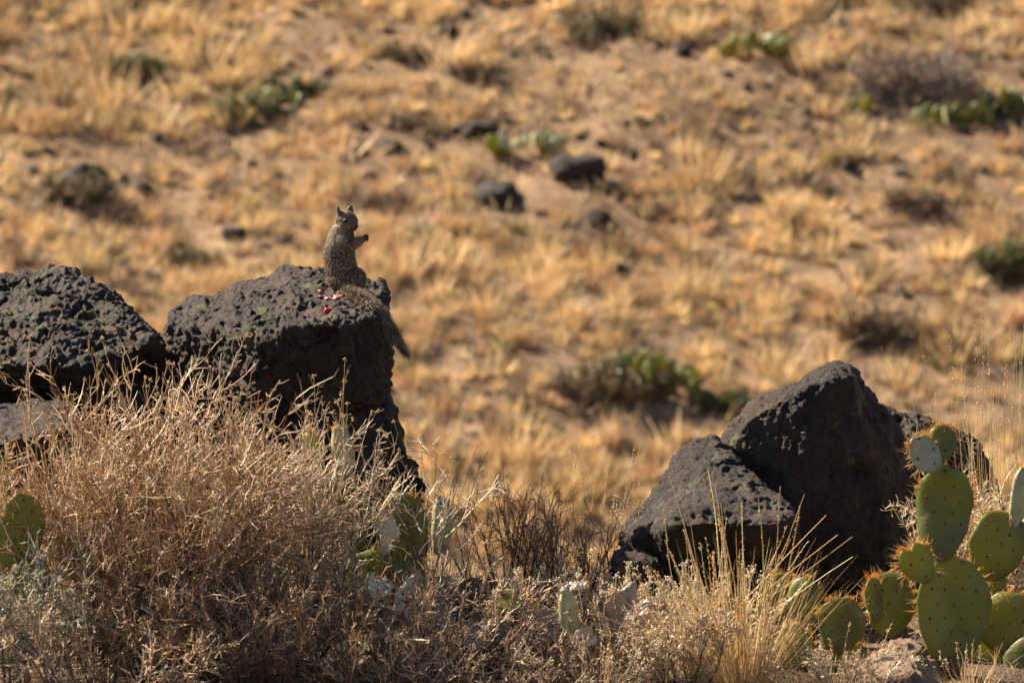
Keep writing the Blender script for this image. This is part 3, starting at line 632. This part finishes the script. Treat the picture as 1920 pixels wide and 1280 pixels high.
# ------------------------------------------------------------------ foreground shrubs, grasses, herbs
BROWN = [(0.38, 0.22, 0.105), (0.52, 0.33, 0.17), (0.60, 0.42, 0.24), (0.27, 0.15, 0.075), (0.68, 0.53, 0.34)]
GREY = [(0.42, 0.33, 0.22), (0.56, 0.45, 0.31), (0.31, 0.22, 0.14), (0.68, 0.58, 0.43)]
DARK = [(0.11, 0.075, 0.055), (0.17, 0.11, 0.075), (0.22, 0.14, 0.09)]
STRAW = [(0.72, 0.50, 0.22), (0.78, 0.59, 0.32), (0.62, 0.41, 0.16), (0.80, 0.66, 0.42)]
def shrub(name, label, px, d, n0, hgt, spread, cols, seed, l1=10, l2=7, l3=5, stalks=0, stalk_len=(0.15, 0.3), lean=(0, 0, 0), base_r=0.12, leaves=0, r0=0.0046, up=0.085, cat='shrub', group=None, dens_cols=None, sub=0.0):
    r = np.random.default_rng(seed); B = ground_pt(px, d); t = thing(name, label, cat, B, group)
    a = r.uniform(0, 2 * math.pi, n0); q = np.sqrt(r.random(n0)); s0 = np.stack([np.cos(a) * q * base_r, np.sin(a) * q * base_r * 0.7, np.full(n0, -0.02)], 1)
    d0 = np.stack([np.cos(a) * q * spread, np.sin(a) * q * spread * 0.7, np.ones(n0)], 1) + np.array(lean)
    L0 = hgt * r.uniform(0.65, 1.0, n0) * np.sqrt(1 + (q * spread * 0.5) ** 2)
    C0 = curves(s0, d0, L0, 9, 0.10, up * 0.5, r); C1 = spawn(C0, l1, 0.12, 1.0, 0.48, 0.18 * hgt, 0.45 * hgt, 5, 0.17, up, r)
    C2 = spawn(C1, l2, 0.15, 1.0, 0.52, 0.07 * hgt, 0.2 * hgt, 4, 0.2, up, r); C3 = spawn(C2, l3, 0.2, 1.0, 0.7, 0.025 * hgt, 0.085 * hgt, 3, 0.25, up, r)
    v, f, c = strand_parts([(C0, r0, r0 * 0.35)], dens_cols or DARK, r); put('branches', mk_mesh('branches', v, f, M['twig'], c), t)
    v, f, c = strand_parts([(C1, r0 * 0.44, r0 * 0.25), (C2, r0 * 0.34, r0 * 0.2), (C3, r0 * 0.27, r0 * 0.17)], cols, r); put('twigs', mk_mesh('twigs', v, f, M['twig'], c), t, kind='stuff')
    if stalks:
        tips = np.concatenate([C0[:, -1], C1[:, -1]]); hi = np.argsort(-tips[:, 2])[:max(stalks * 3, 10)]; s = tips[r.choice(hi, stalks)]
        C = curves(s, np.stack([0.35 * r.normal(size=stalks), 0.3 * r.normal(size=stalks), np.ones(stalks)], 1), r.uniform(*stalk_len, stalks), 6, 0.09, 0.06, r)
        Cs = spawn(C, 3, 0.4, 1.0, 0.6, 0.015, 0.06, 3, 0.1, 0.1, r)
        v, f, c = strand_parts([(C, 0.0011, 0.0007), (Cs, 0.0007, 0.0005)], [(0.50, 0.37, 0.22), (0.42, 0.29, 0.17)], r); put('flower_stalks', mk_mesh('flower_stalks', v, f, M['twig'], c), t, kind='stuff')
        hp = np.concatenate([C[::2, -1], Cs[r.random(len(Cs)) < 0.25][:, -1]]); m = len(hp); n = 10; q = np.repeat(hp, n, 0) + r.normal(size=(m * n, 3)) * 0.0028
        v, f, c = bits(q, r.normal(size=(m * n, 3)), 0.0035, 0.0018, pal(m * n, [(0.55, 0.36, 0.14), (0.62, 0.45, 0.22)], r)); put('seed_heads', mk_mesh('seed_heads', v, f, M['straw'], c), t, kind='stuff')
    if leaves:
        tip = C2[r.choice(len(C2), leaves), -1]; v, f, c = blades(tip, r.normal(size=(leaves, 3)) + [0, 0, 0.4], r.uniform(0.006, 0.013, leaves), 0.005, 0.05, r, pal(leaves, [(0.25, 0.30, 0.06), (0.33, 0.33, 0.10)], r), k=3)
        put('leaves', mk_mesh('leaves', v, f, M['leaf'], c), t, kind='stuff')
    return t
shrub('dry_shrub', 'big reddish-brown leafless shrub in front of the gap between left boulder and squirrel\'s boulder', 310, 13.25, 44, 0.72, 0.62, BROWN, 101, l1=10, l2=7, l3=2, stalks=40, stalk_len=(0.06, 0.2), leaves=50)
shrub('dry_shrub', 'grey-brown leafless shrub tangled in front of the squirrel\'s boulder and its prickly pear', 490, 13.35, 22, 0.58, 0.5, BROWN[:3] + GREY, 102, l1=8, l2=6, l3=3, stalks=34, stalk_len=(0.08, 0.26), leaves=30)
shrub('dry_shrub', 'tan leafless shrub in front of the low grey rock, left of the big brown shrub', 150, 13.4, 24, 0.48, 0.6, BROWN + GREY, 103, l1=9, l2=7, l3=3, stalks=14, stalk_len=(0.06, 0.2))
shrub('dry_shrub', 'small grey-green dusty shrub under the left prickly pear', 20, 13.0, 26, 0.34, 0.8, [(0.30, 0.28, 0.20), (0.40, 0.36, 0.28), (0.24, 0.23, 0.15)], 104, l1=8, l2=6, l3=3, leaves=500)
shrub('dry_shrub', 'pale spindly shrub reaching up the squirrel boulder\'s right side', 700, 13.32, 9, 0.60, 0.42, GREY, 105, l1=6, l2=4, l3=3, stalks=16, stalk_len=(0.08, 0.2))
shrub('dry_shrub', 'low brown twig tangle over the collapsed prickly pear', 830, 13.25, 26, 0.27, 1.2, BROWN + GREY, 106, l1=7, l2=6, l3=2)
shrub('dry_shrub', 'dark upright twiggy bush on the crest between the boulders', 960, 14.05, 17, 0.36, 0.5, [(0.20, 0.12, 0.07), (0.30, 0.18, 0.10), (0.40, 0.25, 0.14)], 107, l1=6, l2=4, l3=1, base_r=0.10, r0=0.0032, up=0.1)
shrub('dry_shrub', 'dark reddish upright bush on the crest beside the peaked boulder\'s left foot', 1085, 14.0, 20, 0.30, 0.55, [(0.24, 0.13, 0.07), (0.36, 0.20, 0.10), (0.46, 0.29, 0.15)], 108, l1=6, l2=5, l3=1, base_r=0.10, r0=0.003, up=0.1)
shrub('dry_shrub', 'low grey twig tangle below the peaked boulder, left of the golden grass', 1290, 13.1, 30, 0.22, 1.2, GREY + BROWN[1:3], 109, l1=7, l2=6, l3=3)
shrub('dry_shrub', 'dark low twig tangle at the foot of the big brown shrub', 480, 12.98, 30, 0.34, 1.0, DARK + BROWN[:2], 110, l1=8, l2=6, l3=3)
shrub('dry_shrub', 'thin grey twig tangle around the foot of the low green prickly pear', 1600, 13.02, 20, 0.13, 1.1, GREY + STRAW[:1], 111, l1=7, l2=6, l3=3)
shrub('dry_shrub', 'tan twig tangle between the tall prickly pear and the dark rear rock', 1850, 13.75, 30, 0.36, 0.55, GREY + STRAW, 112, l1=8, l2=6, l3=4, up=0.1)

shrub('dry_shrub', 'dark tangle of fallen twigs in front of the collapsed prickly pear', 930, 12.92, 30, 0.20, 1.6, DARK + BROWN[:3] + GREY[:2], 113, l1=7, l2=6, l3=2, base_r=0.25)
shrub('dry_shrub', 'brown twig tangle at the near foot of the grey-brown shrub', 690, 12.98, 30, 0.30, 1.2, BROWN + DARK, 114, l1=8, l2=6, l3=2, base_r=0.2)
shrub('dry_shrub', 'straggling tan twigs at the near foot of the tan leafless shrub', 180, 12.9, 26, 0.26, 1.3, BROWN + GREY, 115, l1=8, l2=6, l3=2, base_r=0.25)
def herb(label, px, d, seed, n0=26, hgt=0.24):
    r = np.random.default_rng(seed); B = ground_pt(px, d); t = thing('dried_herb', label, 'plant', B, 'white-tufted dried herbs')
    a = r.uniform(0, 6.28, n0); q = np.sqrt(r.random(n0)); s0 = np.stack([np.cos(a) * q * 0.09, np.sin(a) * q * 0.07, np.full(n0, -0.01)], 1)
    C0 = curves(s0, np.stack([np.cos(a) * q * 0.35, np.sin(a) * q * 0.3, np.ones(n0)], 1), hgt * r.uniform(0.6, 1, n0), 6, 0.08, 0.05, r)
    C1 = spawn(C0, 4, 0.45, 1, 0.4, 0.02, 0.06, 4, 0.1, 0.15, r)
    v, f, c = strand_parts([(C0, 0.0014, 0.0009), (C1, 0.0008, 0.0006)], GREY + STRAW[3:], r); put('stems', mk_mesh('stems', v, f, M['straw'], c), t)
    hp = np.concatenate([C0[:, -1], C1[:, -1], C1[:, 2]]); hp = hp[r.random(len(hp)) < 0.6]; n = 9; m = len(hp); q = np.repeat(hp, n, 0) + r.normal(size=(m * n, 3)) * 0.0042
    v, f, c = bits(q, r.normal(size=(m * n, 3)), 0.004, 0.0022, pal(m * n, [(0.66, 0.56, 0.40), (0.74, 0.66, 0.52), (0.56, 0.45, 0.30)], r)); put('flower_heads', mk_mesh('flower_heads', v, f, M['straw'], c), t, kind='stuff')
for i, (px, d, lb) in enumerate([(1040, 13.55, 'white-tufted dried herb between the dark upright bushes and the curled pad'), (1120, 13.5, 'white-tufted dried herb behind the flat grey dead pad'), (1205, 13.45, 'white-tufted dried herb at the small grey stone'),
                                 (1285, 13.42, 'white-tufted dried herb under the peaked boulder\'s overhang'), (1335, 13.4, 'white-tufted dried herb at the edge of the golden grass'), (1230, 13.02, 'short white-tufted dried herb in the grey twig tangle')]):
    herb(lb, px, d, 200 + i, hgt=0.25 if i < 5 else 0.16)

def grass(name, label, px, d, n, ln, spread, cols, seed, base_r=0.06, lean=(0, 0, 0), seeds=0.4, rad=0.0011, n_bl=0, bl=0.2, droop=0.1, group=None, up=0.0, wob=0.05):
    r = np.random.default_rng(seed); B = ground_pt(px, d); t = thing(name, label, 'grass', B, group)
    a = r.uniform(0, 6.28, n); q = np.sqrt(r.random(n)); s0 = np.stack([np.cos(a) * q * base_r, np.sin(a) * q * base_r * 0.5, np.full(n, -0.01)], 1)
    d0 = np.stack([np.cos(a) * q * spread, np.sin(a) * q * spread * 0.6, np.ones(n)], 1) + np.array(lean) + 0.06 * r.normal(size=(n, 3))
    C = curves(s0, d0, r.uniform(*ln, n), 9, wob, up, r); v, f, c = strand_parts([(C, rad, rad * 0.45)], cols, r); put('stalks', mk_mesh('stalks', v, f, M['straw'], c), t, kind='stuff')
    if seeds:
        sel = C[r.random(n) < seeds]; idx = np.repeat(np.arange(len(sel)), 16); tt = r.uniform(0.68, 1.0, len(idx)) * 7.99; i = tt.astype(int); a0 = sel[idx, i]; b0 = sel[idx, i + 1]; pos = a0 + (b0 - a0) * (tt - i)[:, None]; dr = unit(b0 - a0) + 0.5 * r.normal(size=(len(idx), 3))
        v, f, c = bits(pos + unit(dr) * 0.004, dr, 0.0048, 0.0012, pal(len(idx), cols, r)); put('seed_heads', mk_mesh('seed_heads', v, f, M['straw'], c), t, kind='stuff')
    if n_bl:
        a = r.uniform(0, 6.28, n_bl); q = np.sqrt(r.random(n_bl)); s0 = np.stack([np.cos(a) * q * base_r * 1.3, np.sin(a) * q * base_r * 0.7, np.full(n_bl, -0.01)], 1)
        d0 = np.stack([np.cos(a) * q * spread * 1.6, np.sin(a) * q * spread, np.ones(n_bl)], 1) + np.array(lean) * 0.7 + 0.1 * r.normal(size=(n_bl, 3))
        v, f, c = blades(s0, d0, r.uniform(0.4, 1, n_bl) * bl, r.uniform(0.0018, 0.0034, n_bl), droop, r, pal(n_bl, cols, r), k=6); put('blades', mk_mesh('blades', v, f, M['straw'], c), t, kind='stuff')
    return t
grass('grass_clump', 'golden dry grass clump fanning up in front of the peaked boulder', 1385, 13.05, 40, (0.28, 0.62), 0.45, STRAW[:3], 301, lean=(-0.2, 0, 0), seeds=0.8, rad=0.0022, n_bl=330, bl=0.46, droop=0.10)
grass('grass_clump', 'straw-coloured grass clump with long stalks slanting right across the peaked boulder', 1330, 13.2, 16, (0.3, 0.62), 0.5, STRAW, 302, lean=(0.25, 0, 0), seeds=0.5, rad=0.0017, n_bl=130, bl=0.28, droop=0.12)
grass('grass_clump', 'pale grass tuft in front of the collapsed prickly pear', 1130, 12.98, 22, (0.08, 0.17), 0.6, STRAW[1:] + GREY[1:2], 303, seeds=0.8, n_bl=70, bl=0.14)
grass('grass_clump', 'thin golden grass against the hill beside the squirrel boulder\'s foot', 812, 14.1, 46, (0.2, 0.46), 0.22, STRAW, 304, seeds=0.4, rad=0.0009, n_bl=80, bl=0.22, base_r=0.12)
grass('grass_clump', 'thin golden grass standing among the dark upright bushes', 1030, 14.15, 44, (0.2, 0.42), 0.25, STRAW, 305, seeds=0.4, rad=0.0009, n_bl=80, bl=0.2, base_r=0.16)
grass('grass_clump', 'wispy seeding grass leaning right beside the peaked boulder\'s left slope', 1120, 14.05, 26, (0.24, 0.5), 0.2, STRAW, 306, lean=(0.12, 0, 0), seeds=0.8, rad=0.0009, n_bl=40, bl=0.2, base_r=0.07)
grass('grass_clump', 'tall thin dry grass standing behind the prickly pear, over the dark rear rock', 1865, 14.2, 80, (0.35, 0.78), 0.10, STRAW, 307, seeds=0.35, rad=0.0010, n_bl=150, bl=0.3, base_r=0.16, wob=0.03)
grass('grass_clump', 'tallest dry grass at the far side of the tall prickly pear, with bare stalks', 1915, 14.0, 40, (0.4, 0.92), 0.09, STRAW, 308, seeds=0.3, rad=0.0010, n_bl=80, bl=0.3, base_r=0.10, wob=0.03)
grass('grass_clump', 'short straw tuft springing up at the tall prickly pear\'s woody stem', 1820, 13.0, 18, (0.06, 0.16), 0.5, STRAW, 309, seeds=0.4, n_bl=50, bl=0.14, base_r=0.04)
grass('grass_clump', 'straw tuft in front of the low green prickly pear and the earth clod', 1560, 12.95, 30, (0.08, 0.24), 0.6, STRAW + GREY[1:2], 310, seeds=0.4, n_bl=110, bl=0.18, base_r=0.12)
grass('grass_clump', 'reddish thin grass in front of the low grey rock', 30, 13.5, 50, (0.25, 0.48), 0.3, [(0.42, 0.20, 0.10), (0.5, 0.3, 0.15)], 311, seeds=0.2, rad=0.0010, n_bl=60, bl=0.28, base_r=0.16)

grass('grass_clump', 'long bare straw stalks lying slantwise across the peaked boulder', 1265, 13.3, 4, (0.55, 0.68), 0.08, STRAW[1:], 312, lean=(1.15, 0, 0), seeds=0, rad=0.0016, base_r=0.03, wob=0.02)
# litter: dry blades and broken twigs over the near ground
r = np.random.default_rng(400); n = 34000
x = r.uniform(-2.4, 2.4, n); y = r.uniform(-2.2, 1.5, n); z = H(x, y); s0 = np.stack([x, y, z - 0.004], 1)
hf = np.clip(fbm(np.stack([x, y, 0 * x], 1) * 2.5, 3) + 0.55, 0.15, 1.2)
v, f, c = blades(s0, np.stack([r.normal(size=n), r.normal(size=n), np.abs(r.normal(size=n)) * 1.1 + 0.15], 1), r.uniform(0.03, 0.13, n) * hf, r.uniform(0.0012, 0.003, n), 0.12, r, pal(n, STRAW + GREY + BROWN, r), k=3)
o = put('dry_ground_cover', mk_mesh('dry_ground_cover', v, f, M['straw'], c), kind='stuff'); tag(o, 'short dry grass and broken stems covering the near ground', 'grass')

# ------------------------------------------------------------------ far hillside: grass, stones, shrubs, cacti
soil_spots = [(1150, 200, 260, 60), (1420, 210, 260, 55), (1700, 270, 200, 30), (800, 290, 120, 40), (250, 280, 200, 40), (930, 700, 130, 40), (1480, 520, 180, 40), (1250, 130, 160, 40), (420, 300, 160, 40), (640, 60, 200, 40), (460, 480, 120, 30), (1600, 740, 130, 40)]
def hill_density(q):
    px, py = to_px(q); m = fbm(q * [0.55, 0.55, 0] + 2, 5, 0.7) * 1.0 + 0.70
    for a, b, w, h in soil_spots: m = m - 0.42 * np.exp(-((px - a) / w) ** 2 - ((py - b) / h) ** 2)
    return np.clip(m, 0.34, 1)
EXCL = []
def far_rock_mesh(seed):
    bm = bmesh.new(); bmesh.ops.create_icosphere(bm, subdivisions=3, radius=1); V = np.array([v.co[:] for v in bm.verts]); F = np.array([[v.index for v in f.verts] for f in bm.faces]); bm.free()
    V = V * (1 + 0.95 * fbm(V * 1.1 + seed * 5, 4, 0.6))[:, None] * [1, 0.8, 0.62]; return mk_mesh('far_stone', V, F, M['basalt_far'])
far_meshes = [far_rock_mesh(i) for i in range(5)]
def far_rock(px, py, w, label, i, group=None, name='hillside_rock', hz=1.0):
    q, d = hit(px, py); s = w * mpp(d) / 2; EXCL.append((q[0], q[1], s * 1.25 + 0.03))
    o = tag(put(name, far_meshes[i % 5], loc=q + np.array([0, 0, s * 0.32])), label, 'rock', group); o.scale = (s, s, s * hz); o.rotation_euler = (0.2 * math.sin(i), 0.2 * math.cos(i * 2), i * 1.7)
    return o
for i, (px, py, w, lb) in enumerate([(440, 448, 52, 'grey boulder lying on the hillside grass behind the squirrel\'s back'), (1690, 556, 30, 'pale grey upright stone on the hill above the peaked boulder'), (1080, 335, 105, 'broad dark rock outcrop at the upper end of the hillside ledge'),
                                     (930, 382, 90, 'low dark rock at the lower end of the hillside ledge'), (160, 350, 90, 'dark rock in the bush on the hill above the left boulder'), (262, 358, 44, 'small dark rock beside the bushy rock above the left boulder'),
                                     (1838, 62, 30, 'grey stone near the ridge above the big grey hill shrub'), (868, 238, 26, 'pinkish stone beside the dark hollow on the hill')]):
    far_rock(px, py, w, lb, i, hz=1.4 if i == 1 else 0.9)
r = np.random.default_rng(600); k_ = 0
while k_ < 170:
    px = r.uniform(-60, 1980); py = r.uniform(0, 960) if r.random() < 0.45 else r.uniform(0, 420)
    w = 13 + r.gamma(2.0, 5.5); far_rock(px, py, w, 'small dark stone scattered in the dry hillside grass', k_ + 3, 'small stones on the hillside', 'hillside_stone'); k_ += 1

def far_shrub(px, py, w, h, cols, label, seed, leafy=0.5, leafcols=None, name='hillside_shrub'):
    r = np.random.default_rng(seed); q, d = hit(px, py); m = mpp(d); W = w * m; Hh = h * m; t = thing(name, label, 'shrub', q); EXCL.append((q[0], q[1], W * 0.5))
    n0 = max(14, int(w / 4)); x0 = r.uniform(-0.4, 0.4, n0) * W; s0 = np.stack([x0, r.uniform(-0.25, 0.25, n0) * W, np.full(n0, -0.03)], 1)
    C0 = curves(s0, np.stack([x0 / W * 1.6 + 0.25 * r.normal(size=n0), 0.4 * r.normal(size=n0), np.ones(n0)], 1), Hh * r.uniform(0.6, 1.05, n0), 4, 0.18, 0.05, r)
    C1 = spawn(C0, 9, 0.1, 1, 0.7, 0.15 * Hh, 0.5 * Hh, 3, 0.2, 0.05, r); C2 = spawn(C1, 6, 0.1, 1, 0.8, 0.06 * Hh, 0.2 * Hh, 2, 0.2, 0.02, r)
    v, f, c = strand_parts([(C0, 0.010, 0.005), (C1, 0.005, 0.003), (C2, 0.005, 0.0025)], cols, r); put('branches', mk_mesh('branches', v, f, M['twig'], c), t)
    if leafy:
        n = int(len(C2) * leafy * 2); tip = C2[r.integers(0, len(C2), n), -1]
        v, f, c = blades(tip, r.normal(size=(n, 3)) + [0, 0, 0.8], r.uniform(0.03, 0.09, n), r.uniform(0.010, 0.022, n), 0.1, r, pal(n, leafcols, r, 0.3), k=3); put('foliage', mk_mesh('foliage', v, f, M['leaf'], c), t, kind='stuff')
GRN = [(0.10, 0.12, 0.035), (0.15, 0.16, 0.05), (0.07, 0.085, 0.03)]; OLV = [(0.17, 0.14, 0.06), (0.22, 0.17, 0.08), (0.12, 0.10, 0.05)]; BRN = [(0.16, 0.10, 0.06), (0.22, 0.14, 0.08), (0.12, 0.08, 0.055)]; GRB = [(0.17, 0.125, 0.10), (0.22, 0.165, 0.13)]
for i, (px, py, w, h, cols, lf, lc, lb) in enumerate([
    (1150, 748, 200, 70, BRN, 0.3, OLV, 'brown undergrowth around the green hillside cactus right of the squirrel'),
    (1640, 648, 120, 85, BRN, 0.15, OLV, 'rounded brown bush on the hill directly above the peaked boulder'),
    (1725, 402, 100, 55, BRN, 0.1, OLV, 'small brown bush on the hill below the big grey shrub'),
    (1710, 190, 190, 95, GRB, 0.0, None, 'big grey-purple leafless shrub high on the hill'),
    (1120, 78, 130, 62, OLV, 0.3, OLV, 'olive scrub near the ridge, with bare tall twigs'),
    (470, 235, 90, 65, OLV, 0.6, GRN, 'green tufted bush on the hill, left of the squirrel\'s head'),
    (575, 185, 80, 38, OLV, 0.6, GRN, 'olive bush just uphill of the green tufted bush'),
    (240, 140, 130, 36, OLV, 0.6, GRN, 'low green scrub high on the hill above the left boulder'),
    (150, 380, 120, 52, BRN, 0.5, OLV, 'dark low bush growing around the rock above the left boulder'),
    (785, 255, 80, 42, BRN, 0.2, BRN, 'dark brown bush in the hollow uphill of the squirrel'),
    (1365, 768, 80, 34, OLV, 0.6, GRN, 'small dark green bush on the hill left of the peaked boulder\'s top'),
    (1895, 525, 90, 75, OLV, 0.6, GRN, 'olive bush on the hill behind the tallest dry grass'),
    (1760, 18, 130, 40, GRB, 0.3, OLV, 'dark purple-brown shrub at the ridge above the grey shrub'),
    (1570, 12, 90, 30, OLV, 0.8, GRN, 'green bush at the top of the hill above the leafy cactus'),
    (350, 505, 90, 44, OLV, 0.3, OLV, 'faint olive scrub on the hill behind the two left boulders'),
    (720, 400, 90, 44, BRN, 0.1, BRN, 'pale brown twiggy scrub on the hill right of the squirrel\'s head'),
    (880, 150, 70, 36, BRN, 0.1, OLV, 'small brown scrub above the hollow on the hill'),
    (760, 110, 90, 30, OLV, 0.3, OLV, 'low olive scrub near the ridge uphill of the squirrel'),
    (1210, 415, 70, 40, BRN, 0.1, BRN, 'thin brown scrub right of the hillside ledge')]):
    far_shrub(px, py, w, h, cols, lb, 700 + i, lf, lc)

V, F, _ = pad_geo(1.0, 1.35, 0.16, 5, nr=4, na=14); far_pad_meshes = []
for mname in ('pad', 'pad_yellow', 'pad_pale_or_lit'): far_pad_meshes.append(mk_mesh('far_pad', V, tri_fix(F), M[mname], smooth=True))
def far_cactus(px, py, w, h, n, label, seed, pale=0.15):
    r = np.random.default_rng(seed); q, d = hit(px, py); m = mpp(d); t = thing('hillside_prickly_pear', label, 'cactus', q, None); W = w * m; Hh = h * m; EXCL.append((q[0], q[1], W * 0.5))
    for i in range(n):
        s = r.uniform(0.10, 0.17); u_ = r.uniform(-0.5, 0.5); lv = r.random() ** 0.8 * max(0, Hh - s) * (1 - (1.7 * u_) ** 2 * 0.6)
        o = put('pad', far_pad_meshes[2 if r.random() < pale else int(r.random() < 0.3)], t, (u_ * W, r.uniform(-0.35, 0.35) * min(W, 0.7), lv - 0.03)); o.scale = (s, s, s); o.rotation_euler = (r.normal() * 0.35, r.normal() * 0.4, r.uniform(0, 3.1))
for i, a in enumerate([(1215, 745, 170, 105, 46, 'wide green prickly pear clump on the hill right of the squirrel', 801, 0.1), (985, 300, 130, 62, 22, 'pale-padded prickly pear on the hill above the ledge', 802, 0.5), (1430, 108, 110, 52, 26, 'bright green prickly pear near the ridge, left of the big grey shrub', 803, 0.0),
                       (1800, 242, 130, 52, 32, 'dark green prickly pear at the foot of the big grey shrub', 804, 0.1), (1880, 215, 90, 55, 22, 'green prickly pear uphill of the dark green one by the grey shrub', 805, 0.1), (520, 205, 80, 40, 12, 'small prickly pear between the green tufted bush and the olive bush', 806, 0.1), (1605, 215, 50, 30, 8, 'tiny prickly pear left of the big grey shrub\'s foot', 807, 0.2)]):
    far_cactus(*a)

def clear(q):
    ok = np.ones(len(q), bool)
    for x_, y_, rad in EXCL: ok &= ((q[:, 0] - x_) / rad) ** 2 + ((q[:, 1] - y_ + 0.6 * rad + 0.12) / (rad * 0.7 + 0.16)) ** 2 > 1
    return ok
r = np.random.default_rng(500)
def tufts(n, xr, yr, nb, keep=True):
    x = r.uniform(*xr, n); y = r.uniform(*yr, n); q = np.stack([x, y, H(x, y)], 1); dn = hill_density(q); q = q[(r.random(n) < dn) & clear(q)]; dn = hill_density(q)
    n = len(q); sz = r.gamma(4.0, 0.047, n) * (0.4 + 0.65 * dn); tone = fbm(q * [0.35, 0.35, 0] + 9, 3)
    base = np.array([[0.67, 0.49, 0.25]]) * (1 + 0.3 * tone[:, None]); alt = np.array([[0.50, 0.32, 0.16]]); w = r.random((n, 1))
    tc_ = np.where(w < 0.28, alt, base); tc_ = np.where(w > 0.86, [[0.20, 0.14, 0.09]], tc_); tc_ = np.where(w > 0.97, [[0.17, 0.16, 0.07]], tc_) * (1 + 0.14 * r.normal(size=(n, 1)))
    idx = np.repeat(np.arange(n), nb); k_ = len(idx); a = r.uniform(0, 6.28, k_); e = np.sqrt(r.random(k_))
    off = np.stack([np.cos(a) * e, np.sin(a) * e, 0 * a], 1)
    st_ = q[idx] + off * (sz[idx] * 0.28)[:, None] - [0, 0, 0.01]; dr = off * 0.75 + [0, 0, 1] + 0.25 * r.normal(size=(k_, 3)) + np.array([0.10, -0.05, 0])
    L_ = sz[idx] * r.uniform(0.5, 1.15, k_); tip = st_ + unit(dr) * L_[:, None]; sd = unit(np.cross(dr, r.normal(size=(k_, 3)))) * (0.005 + 0.6 / nb * sz[idx])[:, None]
    V = np.stack([st_ - sd, st_ + sd, tip], 1).reshape(-1, 3); F = np.arange(3 * k_).reshape(-1, 3)
    return V, F, np.repeat(np.clip(tc_[idx] * (1 + 0.10 * r.normal(size=(k_, 1))), 0.02, 0.9), 3, 0)
def stubble(n):
    x = r.uniform(-11, 11, n); y = r.uniform(17, 41, n); q = np.stack([x, y, H(x, y) - 0.005], 1); nb = 7
    idx = np.repeat(np.arange(n), nb); k_ = len(idx); off = r.normal(size=(k_, 3)) * [1, 1, 0]; sz = r.gamma(3.0, 0.034, n)[idx]; st_ = q[idx] + off * sz[:, None] * 0.35
    dr = off * 0.6 + [0.1, -0.05, 1]; tip = st_ + unit(dr) * (sz * r.uniform(0.5, 1.2, k_))[:, None]; sd = unit(np.cross(dr, r.normal(size=(k_, 3)))) * (0.004 + 0.03 * sz)[:, None]
    cc = pal(n, [(0.60, 0.43, 0.25), (0.50, 0.34, 0.19), (0.66, 0.50, 0.31), (0.22, 0.15, 0.10), (0.30, 0.22, 0.13)], r)
    return np.stack([st_ - sd, st_ + sd, tip], 1).reshape(-1, 3), np.arange(3 * k_).reshape(-1, 3), np.repeat(cc[idx], 3, 0)
v, f, c = join([stubble(32000), tufts(15500, (-6.5, 6.5), (18, 38), 36), tufts(6000, (-14, -6.5), (16, 44), 16), tufts(6000, (6.5, 14), (16, 44), 16), tufts(3500, (-14, 14), (38, 54), 18)])
o = put('hillside_grass', mk_mesh('hillside_grass', v, f, M['straw'], c), kind='stuff'); tag(o, 'golden dry grass covering the far hillside', 'grass')
